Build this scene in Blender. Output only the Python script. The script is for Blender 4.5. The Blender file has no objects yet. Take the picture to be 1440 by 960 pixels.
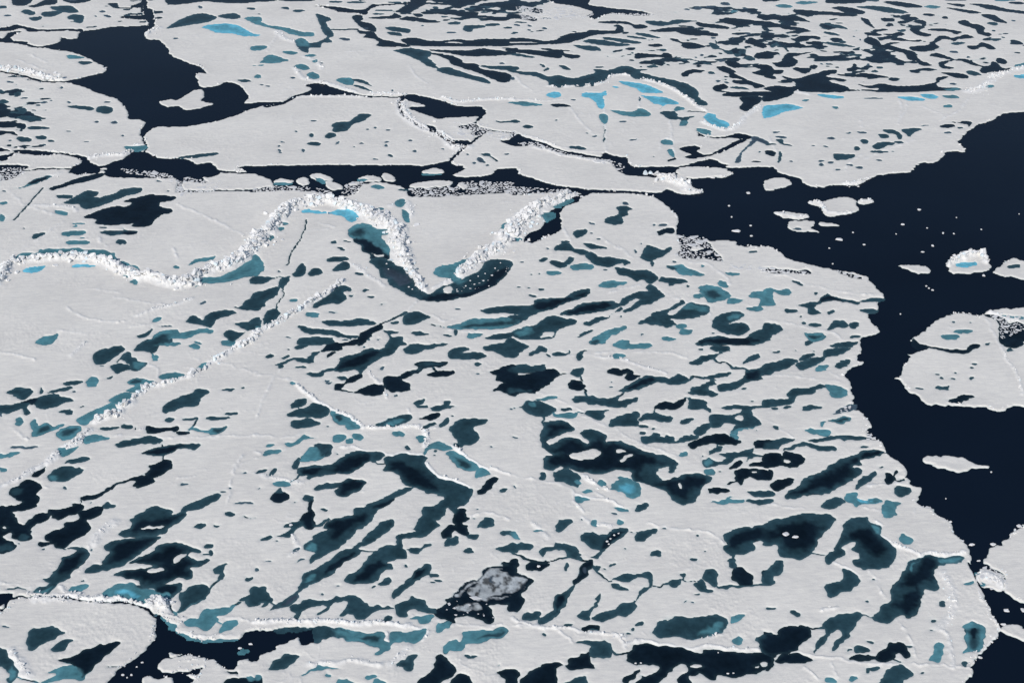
import bpy, math, random
import numpy as np
from mathutils import Vector, Matrix, Euler

random.seed(7)
RNG = np.random.default_rng(7)
scene = bpy.context.scene

# ------------------------------------------------------------------ camera
CAM_H = 240.0                 # metres above the sea
PITCH = math.radians(29.0)    # below the horizon
FPX = 2000.0                  # focal length in photo pixels (1440 wide)
cam_data = bpy.data.cameras.new("camera")
cam_data.sensor_width = 36.0
cam_data.lens = 36.0 * FPX / 1440.0
cam_data.clip_start = 1.0
cam_data.clip_end = 60000.0
cam = bpy.data.objects.new("camera", cam_data)
cam.location = (0, 0, CAM_H)
cam.rotation_euler = (math.radians(90) - PITCH, 0, 0)
scene.collection.objects.link(cam)
scene.camera = cam

# ------------------------------------------------------------------ sky and sun
SUN_EL = math.radians(37.0)
SUN_AZ = math.radians(206.0)      # compass bearing of the sun, camera looks along 0 (+Y)
world = bpy.data.worlds.new("World")
scene.world = world
world.use_nodes = True
nt = world.node_tree
nt.nodes.clear()
sky = nt.nodes.new("ShaderNodeTexSky")
sky.sky_type = 'NISHITA'
sky.sun_disc = False
sky.sun_elevation = SUN_EL
sky.sun_rotation = SUN_AZ
sky.altitude = 200
sky.air_density = 1.0
sky.dust_density = 0.4
sky.ozone_density = 1.0
bg = nt.nodes.new("ShaderNodeBackground")
bg.inputs["Strength"].default_value = 0.105
wo = nt.nodes.new("ShaderNodeOutputWorld")
nt.links.new(sky.outputs[0], bg.inputs[0])
nt.links.new(bg.outputs[0], wo.inputs[0])

sun_dir = Vector((math.sin(SUN_AZ) * math.cos(SUN_EL), math.cos(SUN_AZ) * math.cos(SUN_EL), math.sin(SUN_EL)))
sd = bpy.data.lights.new("sun", 'SUN')
sd.energy = 3.35
sd.angle = math.radians(0.53)
sd.color = (1.0, 0.95, 0.90)
sun = bpy.data.objects.new("sun", sd)
sun.rotation_euler = sun_dir.to_track_quat('Z', 'Y').to_euler()
scene.collection.objects.link(sun)

scene.view_settings.view_transform = 'Standard'
scene.view_settings.look = 'None'
scene.view_settings.gamma = 1.0
scene.view_settings.exposure = 0.0
scene.view_settings.use_curve_mapping = False
scene.cycles.max_bounces = 5
SURVEY = """
@ 0 0
s 230,262 330,240 345,210 360,215 430,218 455,180 560,165 640,152 760,148 850,140 862,120 870,150 830,175 810,200 840,225 890,225 950,280 960,310 1060,355 1130,380 1160,415 1120,420 1115,470 1130,490 1200,488 1250,468 1300,465 1350,480 1380,520 1400,550 1375,580 1450,582 1450,600 1400,620 1330,650 1250,675 1130,700 1010,715 900,715 850,728 810,765 785,760 800,720 820,690 780,675 725,672 720,640 700,600 660,560 560,530 470,490 380,465 360,460 450,440 560,415 590,400 585,370 550,360 500,330 400,295 320,285 250,270
n 900,575 960,560 1000,565 1080,515 1140,510 1150,545 1130,570 1200,585 1100,615 1040,618 1000,600 930,600
n 1105,418 1170,418 1255,462 1200,488 1130,490 1118,460
s 850,150 872,130 865,90 850,50 800,60 830,85 700,90 690,105 780,112 840,120
s -10,165 60,150 100,140 200,165 330,165 460,165 455,180 380,175 300,180 230,178 160,180 130,160 60,175 -10,178
s -10,238 60,235 120,255 60,215 120,180 50,185 20,215 -10,212
x 6 100,240 180,262 240,268
x 5 -20,400 100,420 250,460 360,462
x 6 800,70 800,40 810,0 815,-30
d 70,15 75,-10 185,-10 160,25 120,35 75,30
T 15,42,22,11
d 160,35 200,28 260,0 320,5 310,25 260,30 210,42 170,42
t 290,40 400,35 440,70 380,72 330,65 300,55
t 240,70 330,65 350,75 290,95 240,92
T 163,72,37,15,0
t 170,100 230,95 230,110 200,120 175,112
t 375,100 420,82 470,92 460,130 430,130 415,115
d 360,0 500,0 490,12 420,22 375,12
d 610,22 660,20 670,40 740,45 735,50 650,48 625,38
s 735,35 790,15 800,0 820,0 830,20 790,45 740,42
G 605,92,22,7 575,68,18,5 45,89,18,5 540,93,7,4 410,5,30,5
d 945,25 970,-10 1450,-10 1450,10 1300,20 1150,10 1040,25 960,28
t 945,155 1000,120 1080,85 1150,78 1220,100 1170,125 1080,140 960,160
t 1230,90 1310,75 1355,100 1300,110 1240,100
m 1380,100 1450,98 1450,125 1400,118
b 1140,155 1180,140 1280,135 1350,150 1410,185 1450,200 1380,205 1300,188 1220,185 1170,165
T 1410,50,22,6
G 60,462,18,5 345,494,8,5 215,593,12,4 190,622,14,4 250,577,20,5 290,568,8,3 135,553,16,4
T 98,530,27,11,-10 10,515,15,10 20,572,30,9
d -10,620 50,620 60,635 40,655 -10,660
t 60,632 110,625 75,610 130,608 150,620 130,645 80,640
T 168,668,62,15
d -10,690 50,685 125,700 60,718 -10,715
T 220,721,55,10
d -10,740 60,740 95,755 100,765 40,755 -10,765
T 135,785,38,14 230,775,35,10 288,795,16,6
G 55,790,6,4 605,576,20,5 387,577,10,6 548,687,16,5 645,689,20,6 485,797,12,3 240,815,20,3 385,742,16,3 690,765,10,3 990,218,12,5 1127,42,10,8
t 385,597 440,595 520,605 510,622 440,612 390,605
t 540,620 560,600 630,605 625,635 570,640 545,630
m 375,315 420,312 480,325 440,332 390,330
t 440,350 510,345 520,355 470,365
T 1375,456,35,8
s 80,845 200,845 340,865 250,875 120,865
s -10,830 40,840 60,850 -10,850
s 390,870 480,880 500,905 550,935 600,930 640,908 690,895 735,865 745,845 810,855 860,872 900,890 1000,893 1060,900 1110,925 1140,920 1200,925 1190,990 630,990 600,950 560,950 545,970 390,970 420,935 460,915 430,890
m 700,825 760,825 825,820 800,850 730,850
t 1000,890 1080,872 1220,860 1215,872 1100,888 1020,893
x 6 795,755 815,800 825,830 815,860
s -10,885 60,870 40,900 -10,905
x 5 60,880 80,860 200,870
x 5 340,865 400,875
k 34,1.6 -20,385 60,392 120,400 200,420 300,450 345,450
k 34,1.2 820,200 850,180 900,160
k 45,1.2 500,890 600,875 700,870 780,820
r 100,340 200,380 260,400
r 170,310 260,350
r 1130,110 1250,110 1360,120 1450,150
@ 360 0
s 330,35 440,38 560,55 620,50 650,25 700,30 640,55 620,85 560,75 480,72 400,48
x 5 700,30 850,20 900,0
d -10,0 120,0 60,12 -10,8
d 130,0 300,-10 330,5 200,8
t 140,45 180,42 185,55 150,52
T 240,63,32,7 20,82,12,3
d 790,65 870,10 850,-10 960,-10 950,25 900,50 860,75 800,72
d 1020,12 1160,0 1290,-10 1250,15 1170,18 1160,45 1110,45 1120,20
d 1350,30 1450,20 1450,60 1400,55
d 930,70 980,65 1060,75 1130,68 1250,72 1220,100 1170,95 1100,85 1000,80 940,78
d 640,100 760,90 780,75 820,95 790,105 660,108
d 810,112 850,95 900,98 980,115 1040,125 960,130 890,120
d 1260,105 1340,105 1450,90 1450,100 1380,120 1290,112
d 980,20 1100,22 1180,40 1110,30 1000,28
d 1240,90 1330,95 1400,110 1300,102
T 1200,50,40,5 1300,40,34,4 1290,70,30,4 1400,72,30,5 720,60,40,4 690,80,30,4 1010,45,14,6 1060,95,24,4 780,15,40,4 560,15,60,5 450,12,40,5
t 335,80 400,95 425,115 395,125 405,150 440,200 410,215 425,240 370,245 360,270 300,270 290,300 240,275 225,235 270,245 340,240 400,210 375,180 350,110
m 220,230 260,215 290,235 310,265 270,265 240,260
c 6 430,168 500,168 570,165
d 540,95 590,85 600,110 590,120 650,135 680,170 660,180 600,160 565,130
d 575,170 610,178 660,182 700,220 790,240 870,262 780,265 680,262 690,235 640,215 605,212 620,195 580,190
t 725,155 800,155 865,168 860,188 810,180 760,175
t 740,182 810,185 820,205 770,200
d 820,222 900,215 960,230 1050,232 1130,222 1200,228 1300,220 1450,225 1450,255 1300,262 1200,262 1080,262 960,262 870,258 840,245
i 1060,240 1120,236 1180,242 1120,246
t 775,285 850,272 920,280 980,290 980,320 930,325 870,318 800,298
d 985,280 1100,285 1200,285 1280,275 1400,290 1450,300 1400,312 1200,318 1080,300 1000,290
t 915,335 1000,355 1010,385 960,370
t 870,318 940,320 990,345 930,345
d 980,300 1080,310 1150,335 1170,355 1240,360 1270,390 1350,400 1430,420 1430,455 1380,465 1300,430 1200,395 1100,360 1080,335
t 1260,372 1340,372 1450,375 1450,395 1350,392
t 1020,390 1080,380 1160,405 1220,425 1290,440 1315,470 1260,460 1180,440 1100,425 1040,408
c 5 1000,370 1040,400
d 1380,270 1450,272 1450,282
t 1170,150 1200,142 1285,145 1280,158 1220,165 1215,180 1170,175
T 1115,132,38,8 1330,140,40,8 1420,158,30,5
G 935,147,8,4 1100,185,30,4 1385,358,16,4 500,222,28,8 620,160,20,4
m -10,100 60,140 120,150 200,165 260,180 320,185 320,205 260,205 200,195 150,175 90,160 -10,130
m -10,262 50,258 60,268 30,283 -10,283
m 30,355 40,335 70,310 110,315 180,340 150,350 100,358
m -10,370 50,365 30,372
m 150,292 190,288 235,298 215,308 170,302
m 215,378 240,362 280,368 300,390 270,397 230,385
m 288,418 310,408 350,418 355,440 320,445 295,432
m 450,455 480,440 530,440 550,455 540,480 500,475
t 545,448 600,450 655,487 600,468 560,460
t 540,482 600,488 655,516 600,502
M 12,433,18,13 310,314,30,7 335,345,20,7
s -10,580 60,575 150,572 200,545 280,520 310,500 280,482 330,470 390,475 420,490 500,512 590,535 560,540 490,535 420,540 330,540 250,540 190,550 165,575 80,590 -10,605
x 7 580,538 640,545 700,545 780,548
s 700,545 780,545 860,530 950,545 1050,570 1150,600 1250,598 1290,620 1280,655 1180,660 1060,665 1020,670 980,655 900,630 860,605 950,600 940,590 860,570 800,555
s 960,705 1010,715 1010,738 970,730
s 1140,710 1180,705 1240,685 1250,670 1250,710 1330,730 1300,745 1260,765 1200,750 1220,735 1150,720
s 1110,795 1170,790 1220,805 1180,825 1120,815
x 6 1010,738 1060,770 1110,800
x 6 1265,765 1220,800
x 6 1270,650 1250,680
x 5 1330,735 1450,750
x 6 1180,825 1130,870 1090,905
G 325,681,16,4 225,741,7,4 150,800,10,4 130,822,8,4 130,847,12,5 135,858,8,4 265,848,12,7,30 460,805,11,6,-30 593,807,14,4 553,828,8,3 625,730,10,3 670,720,6,3 745,732,13,5 735,801,13,4 733,819,11,6 870,791,15,5 890,851,14,5 673,898,11,4 1050,840,8,3 35,478,10,4 70,486,14,3 205,438,14,4 375,357,8,5 770,510,7,4
T 313,761,14,11 327,810,30,12 757,875,18,8
t 425,735 440,720 425,705 470,685 520,685 590,642 645,648 600,680 540,705 510,735 455,745
t 390,765 415,745 450,755 440,772 400,780
s 820,955 860,935 950,930 1040,915 1090,905 1110,925 1165,935 1150,950 1000,970 900,980
s 450,965 600,950 680,955 700,985 430,985
s 130,955 215,955 210,985 130,985
t 1265,868 1310,865 1320,880 1280,878
G 1265,902,25,10,20 1225,918,10,7 1190,870,8,5 1410,869,14,6 1305,928,10,5
c 3 1315,880 1358,905
s 1380,790 1450,790 1450,815 1400,810
t 1345,680 1400,685 1450,675 1450,690 1370,690
s 1360,955 1450,950 1450,985 1350,985
k 60,1.3 820,570 830,640 880,690 960,730 1060,770 1110,830 1190,830
k 26,1.2 1050,552 1130,575 1200,572 1300,562 1450,562
k 22,1.0 640,530 760,530 860,535
k 16,0.8 200,555 330,545 480,548 600,548
k 30,0.8 220,385 260,440 340,460 430,480 560,520
k 40,0.8 120,180 160,220 230,240
k 26,0.7 270,320 340,345 370,390
j 1010,660 1130,700 1150,730 1100,750 1180,790 1260,760 1400,790 1450,770 1450,740 1330,740 1290,700 1100,690
r 60,290 120,200 140,170
r 380,300 600,290 760,280
r 860,370 900,430 960,470
@ 720 0
d -10,20 30,25 30,40 -10,45
d 90,50 140,45 170,55 165,75 110,70
s 210,-10 430,-10 430,25 520,40 590,50 700,60 800,85 720,90 640,85 540,80 470,110 420,90 460,70 400,50 320,30 240,20
n 540,25 600,33 720,26 790,42 780,60 690,52 620,46
j 20,40 200,50 320,40 460,80 400,110 200,115 60,110
j 560,75 800,80 790,92 600,95
d -10,80 60,85 140,105 120,120 30,105 -10,110
T 50,127,32,4 15,187,20,5
G 30,143,16,5 100,147,12,4 95,170,10,4 183,161,13,6 190,105,24,4
d 480,125 560,120 650,125 690,140 740,140 760,155 700,165 660,140 600,135 560,135
t 750,120 830,120 880,125 920,112 1040,118 1000,125 900,140 840,148 780,140
d 585,140 620,150 625,180 590,190 500,195 440,205 380,225 300,245 200,250 100,255 -10,252 -10,222 60,215 150,228 200,232 250,225 280,205 330,190 420,180 440,170 560,175 590,165
i -10,238 60,237 160,240 60,244 -10,244
d 830,165 900,155 970,155 1040,165 1090,180 1155,190 1150,205 1080,200 1040,205 960,195 920,180 850,182 770,175 790,170
d 1040,125 1070,130 1120,138 1210,150 1215,165 1130,160 1060,150 1040,140
d 1165,118 1210,102 1290,108 1390,120 1450,125 1450,150 1380,135 1290,150 1230,140
d 1385,90 1450,88 1450,110 1390,105
G 1045,48,28,9 1120,40,26,7 1200,23,30,7 1310,47,16,4 1328,190,16,5 1243,217,6,4 1170,52,14,4 985,55,16,4 1130,215,16,4
M 1245,66,18,7
d 1400,205 1450,195 1450,220 1410,215
t 345,253 420,260 480,265 500,285 440,285 390,275
t 400,235 450,222 540,232 610,245 665,255 600,262 500,255 430,242
t 510,212 560,212 650,225 730,240 690,248 600,235 530,225
T 700,213,50,6,8 760,201,65,9,8
d -10,275 60,280 140,285 220,290 160,275 240,278 345,290 290,290 310,305 380,312 370,332 310,325 280,315 270,328 200,322 100,305 -10,290
t -10,305 40,305 125,320 110,328 40,318
d 890,218 930,222 950,235 1030,245 1085,265 1010,278 950,262 960,245 900,230
d 765,253 830,248 845,258 800,265
T 850,283,20,6 975,335,35,6 1100,360,20,5
d 690,318 710,300 830,308 860,298 895,310 890,328 780,322 700,330
c 5 895,328 950,335 1030,340 1120,365
t 1110,245 1145,248 1170,275 1130,275
t 1190,285 1240,290 1235,308 1200,300
T 1295,290,25,12 1268,312,18,8 1340,332,28,12 1122,412,24,7
c 4 1145,225 1150,248
c 4 1170,275 1200,288
d 1310,230 1350,215 1390,240 1435,262 1400,272 1360,255 1320,245
d 1370,310 1400,295 1450,300 1450,330 1380,330
G 1180,342,20,6 1035,325,8,4 1068,312,10,4
D 1245,365,50,16,10 1053,372,17,6
d 955,415 990,395 1060,395 1065,408 1010,415 985,432 960,432
d 1150,380 1200,375 1260,405 1250,415 1350,460 1400,475 1420,490 1370,498 1340,480 1260,470 1240,455 1300,450 1230,440 1220,420 1175,400
d 1350,370 1420,365 1450,380 1450,430 1400,425 1350,410 1400,395
d 1130,510 1140,485 1190,475 1215,490 1180,505 1160,515
t 1225,492 1290,490 1340,505 1280,502
c 6 1140,510 1240,525
d 1180,540 1240,520 1450,520 1450,545 1380,540 1300,545 1240,545
d 1285,548 1400,545 1395,575 1360,600 1320,625 1280,610 1300,580
b 1405,635 1440,605 1450,600 1450,660 1420,650
T 490,378,20,5 790,376,28,7 170,370,20,5,20 192,392,14,8,-30 295,382,30,10,15
G 680,300,6,4 540,317,8,2 5,442,12,10 1160,458,12,5 1208,465,12,5
t -10,375 30,400 140,410 200,430 260,425 330,440 400,430 470,410 465,390 540,395 600,378 660,375 700,388 765,392 720,405 800,430 870,445 960,465 1020,490 1050,520 1050,545 1105,590 1040,590 1020,560 960,530 910,490 850,475 780,450 700,445 650,420 560,425 520,460 470,470 450,490 430,480 380,490 310,480 270,495 210,480 200,460 130,430 60,420 -10,400
b 195,535 230,520 270,525 270,545 240,550 205,545
b 395,528 430,522 500,525 525,512 535,535 510,545 520,580 515,612 490,610 470,575 430,550 400,545
b 600,458 680,465 760,480 850,520 800,525 730,520 700,500 640,480
B 585,491,16,4
b 725,540 790,545 850,548 900,560 935,580 920,590 860,588 840,612 835,610 845,590 790,580 760,555
m 550,620 600,625 680,630 720,612 760,625 778,652 700,658 620,648
t 835,632 900,625 930,640 940,660 1030,655 990,670 985,700 955,712 940,705 950,678 890,670 860,658
m 910,625 930,600 975,610 960,620
m 940,705 955,680 985,680 980,705 955,712
b 1080,660 1100,640 1140,645 1150,665 1210,690 1215,715 1160,718 1120,700
c 4 980,628 1080,632
m 490,650 530,645 540,670 530,695 510,690
m 840,795 870,785 905,800 900,815 850,812
m 875,845 900,840 915,880 895,878
d 875,905 915,885 920,895 885,912
c 3 520,700 520,800
G 252,678,7,4 625,684,18,5 685,788,20,4 465,768,16,4,-10 425,750,8,3 345,562,14,4 720,560,5,14 795,882,6,4
T 15,685,25,7 88,714,32,8 523,735,6,8 522,785,6,10
d 220,592 260,585 335,597 260,602
m -10,578 60,572 120,580 175,592 110,598 30,592
s 945,830 1040,822 1060,838 1040,850 1070,870 1110,870 1150,850 1210,820 1280,785 1320,790 1220,840 1150,870 1060,890 1000,895 970,880 1010,870 980,860 950,850
s 1040,730 1050,752 1110,770 1200,770 1280,750 1360,775 1320,785 1250,778 1160,782 1080,770 1045,762
m 1045,725 1110,735 1115,760 1060,752
G 1395,790,45,16,15
g 1380,790 1330,830 1290,870 1280,915 1250,915 1290,855 1330,815 1350,785
s 980,930 1070,905 1120,895 1180,920 1220,930 1180,945 1060,940
D 1375,910,26,5
G 1390,855,8,3
s -10,790 30,755 70,770 130,790 170,800 240,830 300,850 420,870 500,880 520,860 600,880 650,890 650,910 700,940 850,935 940,945 900,985 640,980 560,920 500,900 400,885 280,865 200,845 130,820 60,825 -10,815
T 370,835,50,10,10
s 1230,950 1450,940 1450,985 1230,985
k 20,1.2 200,490 290,492 370,485 440,485 520,465 560,430 650,425 700,440 780,460 870,490 960,540 1040,600 1090,625
k 12,0.8 -10,565 80,562 170,570 300,560
k 30,1.0 1070,690 1200,735 1280,700 1310,660 1400,600
k 14,0.7 20,760 120,775 250,825 420,855 520,860
k 16,0.8 120,830 200,850 300,880 420,900 560,920
j 20,800 130,800 250,845 400,885 560,900 640,940 620,970 480,910 280,885 100,835
r 520,610 525,700 530,860
r 720,540 715,610
r 890,680 895,760 840,800 830,850
r 890,720 910,860
r 320,600 380,680 480,780
r 20,430 60,480 110,510
@ 1080 0
m 40,35 90,25 140,38 100,48
M 215,17,60,8
d -10,-10 60,-5 60,5 -10,10
d 325,0 340,-10 540,-10 540,15 430,22 330,18
T 590,5,40,5 1060,2,60,4
M 1330,3,60,5
d 140,62 210,58 300,65 400,72 500,85 470,95 360,88 260,88 190,90
d 355,45 440,40 540,65 530,80 450,78 400,60
t 495,40 560,35 660,40 720,50 790,72 740,78 640,68 560,52
d 650,15 700,10 800,20 870,38 820,45 740,38
m 880,38 920,30 970,40 930,50
d 1000,22 1060,22 1110,30 1090,40
d 1130,22 1240,28 1340,50 1450,70 1450,82 1340,68 1240,55 1180,35
d 1000,45 1100,55 1170,65 1200,75 1140,78 1080,65
d 1200,85 1270,85 1310,110 1345,130 1290,125 1230,105
D 1400,18,45,7,5
d -10,90 60,92 140,88 200,105 235,125 170,120 100,122 40,112 -10,110
d -10,130 60,135 130,150 200,160 215,172 150,170 90,165 60,155 -10,155
d 640,105 700,105 710,120 650,120
D 680,140,20,8 905,84,36,6 995,100,20,5 725,92,24,4 760,128,36,7
d 520,100 560,110 580,135 600,160 575,150 545,130
t 315,135 400,142 450,165 400,160 340,145
T 357,190,45,8,8 318,160,18,4 400,131,22,3
d 545,185 590,185 600,170 660,172 610,185 640,200 570,202
d 650,195 700,190 740,182 772,195 730,202 670,200
T 750,172,24,7
d 800,160 850,155 870,140 820,125 850,115 890,125 880,155 850,170 870,185 920,195 890,208 830,195 810,180
d 890,170 960,160 1030,170 1090,180 1060,195 1020,180 950,175
d 1070,125 1110,115 1150,135 1190,140 1220,160 1215,180 1255,190 1240,205 1180,190 1165,165 1100,145
T 1265,135,36,9,8 1285,224,25,7 1320,212,8,4 420,237,20,5 1270,175,12,4
d 160,212 200,202 275,205 260,215 190,220
d 220,238 300,235 305,265 290,275 265,255 225,250
d 65,235 120,245 200,250 205,270 150,268 100,255
c 3 40,250 90,265 110,290
d -10,195 20,195 40,210 20,220 -10,215
t 15,260 50,240 50,258 20,270
d -10,290 30,295 40,310 -10,315
t 310,238 400,245 490,265 420,262 340,252
d 540,235 570,210 620,230 640,255 690,240 740,242 680,255 740,270 790,285 830,300 850,335 910,360 915,372 860,370 830,345 790,335 770,305 720,290 660,275 600,262
c 5 560,190 560,220
d 690,222 740,215 800,228 860,225 850,238 790,232 720,230
d 795,270 830,260 900,255 920,235 980,200 1040,215 1110,195 1160,212 1120,220 1060,225 1020,250 1040,230 990,222 940,245 960,270 900,290 840,290 810,285
t 1030,245 1080,238 1110,242 1060,255
d 1125,260 1170,258 1200,242 1240,250 1285,278 1250,280 1210,265 1160,280 1130,275
d 910,315 950,300 1000,315 1050,335 1110,332 1160,355 1200,372 1250,370 1260,348 1290,355 1320,385 1380,385 1350,405 1260,405 1220,415 1190,400 1200,378 1140,365 1090,345 1040,340 960,325
D 1315,345,34,14,10
d 965,350 1040,340 985,365 1045,382 1010,390 970,378
d 980,410 1060,410 1120,425 1120,442 1060,440 1010,425
T 1155,413,42,12,15
d 520,280 600,295 660,295 690,315 770,348 720,345 670,325 610,310 560,295
T 495,311,32,8,5 625,381,22,6 600,403,20,6
d 440,385 470,380 480,362 500,365 490,380 500,395 450,402
d 20,355 70,350 100,310 130,300 190,300 255,292 180,312 140,325 170,345 130,378 60,378
D 256,378,22,12
d 140,385 230,385 240,400 200,415
d -10,390 50,395 90,400 60,420 -10,405
D 15,433,40,9,10 105,457,30,8
d 85,430 160,445 230,425 280,410 340,395 385,395 375,415 320,430 380,440 440,450 420,462 360,450 350,460 430,485 470,505 560,505 620,510 620,495 560,495 500,475 570,485 640,472 700,482 800,485 870,478 940,465 950,440 1000,430 1010,440 960,460 960,490 1060,495 1080,508 950,512 860,515 760,520 640,520 520,510 400,520 260,520 180,515 150,510 140,530 60,560 -10,575 -10,540 20,520 -10,500 40,485 140,490 155,465 100,445
d 385,420 500,420 520,410 600,420 680,435 620,440 520,435 430,430
G 1040,472,16,6 303,360,8,4 563,366,8,5 410,302,10,4 340,362,12,3 113,188,8,4 1130,322,16,4 1045,293,20,6 1380,118,9,4 485,208,8,4 520,225,7,4
m 1385,370 1450,350 1450,365 1400,375
b 1385,425 1450,420 1450,440 1400,440
m 990,500 1060,495 1080,508 1010,512
M 1250,487,24,8 1030,545,42,10,5 1015,599,26,7 380,606,20,6 212,566,18,6
b 275,535 340,535 420,545 410,555 340,553
b 730,548 800,545 880,558 870,567 790,565
b 860,532 930,532 955,550 920,558 880,548
b -10,600 60,590 120,588 200,608 150,618 90,630 40,650 -10,665
G 590,553,50,3 75,773,28,7 450,749,16,3 530,747,26,6,8 355,779,24,5 257,819,9,4 320,824,14,4 625,903,14,5 1012,746,20,5 130,908,10,4 300,908,14,5 300,928,16,6 355,914,18,6 515,941,22,6,10 460,928,16,4 885,707,20,3 45,745,20,3 705,852,8,3 395,955,14,4
t 45,790 80,785 90,805 140,820 90,818
T 545,797,18,14 500,838,12,14,45 15,812,28,6
D 15,862,26,18
t 60,850 78,870 70,905 55,915 60,885
t 370,865 430,868 485,870 470,890 400,902 375,895
t 585,825 640,800 700,800 715,808 660,825 610,842
t 570,852 620,848 685,855 620,860
t 620,755 670,755 680,775 640,778
t 650,735 700,728 730,745 755,765 750,785 735,780 715,755 670,748
t 750,735 790,725 830,720 870,730 830,740 800,768 775,755
T 740,801,26,6
d 965,715 990,700 1040,700 1050,712 1000,720
d 1010,688 1080,688 1120,682 1145,690 1135,715 1120,700 1060,692
T 1080,720,22,5
k 30,0.8 150,515 230,535
k 50,0.9 1120,520 1200,500 1280,430 1360,400 1450,385
r 740,570 750,620 730,700
r 780,570 770,630 730,690
r 520,680 530,720
r 870,600 980,650
r 1120,560 1080,620 970,680
r 530,870 480,900 430,960
r 540,900 640,850 820,790
r 0,770 40,840 60,880
@ 0 240
s -10,-20 150,-20 140,0 120,25 60,50 -10,55
j -10,-10 150,-10 130,25 70,50 20,60 -10,60
s 880,0 900,-20 1090,-20 1100,20 1160,60 1140,70 1040,60 1020,110 990,120 1000,60 940,30 900,20
j 680,-5 780,0 950,20 1020,60 1035,125 985,120 960,60 800,25 700,12
j 1040,40 1240,60 1330,100 1200,120 1000,160 1000,120
x 5 140,0 300,-10 560,0 700,0
x 5 1010,120 1200,115 1440,110
m 65,100 130,92 150,80 200,45 270,30 290,35 240,60 170,85 120,100
d 150,80 200,48 265,32 280,38 230,62 170,80
d 275,100 350,75 450,40 570,15 580,30 480,65 380,85 310,108
T 365,146,40,14,-3
t 355,185 400,160 440,140 490,115 545,118 550,135 530,150 570,150 640,130 700,105 790,100 795,118 740,135 650,165 580,195 500,215 460,210 440,190
d 470,265 520,240 600,210 660,200 740,180 700,170 780,150 860,135 950,145 990,150 980,165 900,180 900,200 940,215 970,215 965,235 910,250 870,280 850,305 800,318 740,315 700,300 640,310 550,300 540,280 500,270
i 665,198 720,180 740,185 700,205
i 895,185 950,175 960,190 910,200
i 680,310 740,300 755,302 720,318
t 565,345 640,335 690,340 690,320 700,335 770,342 765,360 700,358 620,365
d 690,345 765,345 760,358 700,358
m 310,228 340,222 385,240 370,255 335,250
M 15,183,26,8 10,265,15,22 445,298,30,4 430,312,14,3 480,376,20,3
t 185,385 190,360 245,350 240,368
m 345,355 400,338 485,345 460,360 380,368
m 375,405 400,392 500,400 480,415 400,418
T 682,404,24,14 580,320,24,4
G 138,324,8,3 948,116,8,5 1140,744,18,5,-25 930,876,34,4 895,60,18,4 25,115,12,4
m 60,515 100,480 130,462 200,465 230,445 330,440 440,435 480,445 560,445 640,465 660,500 700,515 790,550 730,540 680,520 620,505 560,490 520,490 480,470 400,480 300,490 200,500 120,505
b 300,478 400,465 520,470 640,500 600,500 500,482 400,478
b 125,565 170,545 255,535 240,555 190,575
b 405,535 440,528 540,535 520,543 420,543
m 730,625 760,605 775,635 750,640
m 1060,530 1100,500 1200,485 1195,498 1120,515
M 992,543,18,10 710,593,14,7
m 1095,662 1130,620 1150,600 1240,595 1330,555 1380,520 1450,500 1450,580 1380,595 1290,625 1200,635 1140,635
m 860,835 905,822 895,845 865,855
t 765,935 830,905 855,890 850,912 800,940
t 1045,850 1080,815 1120,825 1140,840 1180,805 1260,785 1330,795 1290,815 1220,835 1190,880 1140,865 1080,860
m 830,970 870,925 930,900 990,895 1020,915 1100,895 1160,885 1195,895 1190,915 1120,915 1060,940 1000,940 950,945 940,970
t 850,960 890,925 940,910 960,925 940,965
m 190,965 230,940 320,920 325,935 290,965
t 1260,910 1290,900 1360,910 1390,900 1330,865 1340,855 1400,850 1430,830 1450,830 1450,890 1400,900 1340,940 1300,965 1270,930
t 1360,760 1370,740 1420,715 1450,705 1450,780 1400,785 1340,775
c 3 240,100 160,190 80,275
c 5 1320,770 1350,775
k 70,2.0 -30,640 10,590 35,560 80,515 200,500 330,492
k 70,2.2 330,492 480,488 560,505 640,540 700,575 780,600
k 90,2.6 780,600 860,605 960,630 1040,640 1120,590 1200,555 1300,530 1380,480 1430,420 1460,360
k 26,0.7 180,200 260,200 400,210 430,230
k 30,0.7 770,820 880,780 1000,750 1080,720
k 40,0.6 330,20 200,60
r 50,110 130,190 300,250
r 360,290 280,340 200,400
r 1000,190 1200,280 1380,370
r 380,770 500,840 700,850
r 330,900 480,920
r 640,710 800,740 950,760
r 550,380 600,430
r 980,440 1000,500
r 740,880 860,870
r 480,660 600,680 680,690
@ 360 240
s -10,10 60,45 90,60 100,90 40,95 -10,105 -10,120 200,112 320,120 380,140 440,150 560,130 590,90 640,70 700,68 780,80 840,100 850,130 880,145 1000,148 1180,138 1320,130 1450,112 1450,60 1360,0 1330,20 1260,35 1170,38 1110,22 1100,-20 -10,-20
n 105,60 140,45 205,55 200,70 120,78
n 230,50 280,40 305,65 270,85 235,75
n 300,25 360,18 430,50 400,60 330,50
n 395,65 440,65 495,95 440,115 400,95
n 520,70 590,60 570,78 530,80
n 575,45 640,28 700,40 700,62 640,60 600,60
n 710,20 750,20 785,55 740,62 715,45
n 870,80 960,60 1090,60 1095,80 980,98 880,95
n 930,5 990,-10 1050,-5 1050,15 960,18
n 1140,75 1165,68 1190,95 1160,105
m 110,68 200,70 195,80 120,82
m 340,40 390,60 380,75 350,60
M 685,92,36,12 600,52,30,6 990,22,46,5
j -10,95 100,85 220,85 320,95 400,110 440,145 300,128 100,122 -10,125
j 860,100 1000,95 1120,85 1200,60 1440,65 1450,112 1320,128 1150,138 900,150
j 500,85 600,60 620,80 560,130 480,140
T 830,108,30,6,10
m -10,480 20,490 50,550 20,575 -10,580
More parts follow.
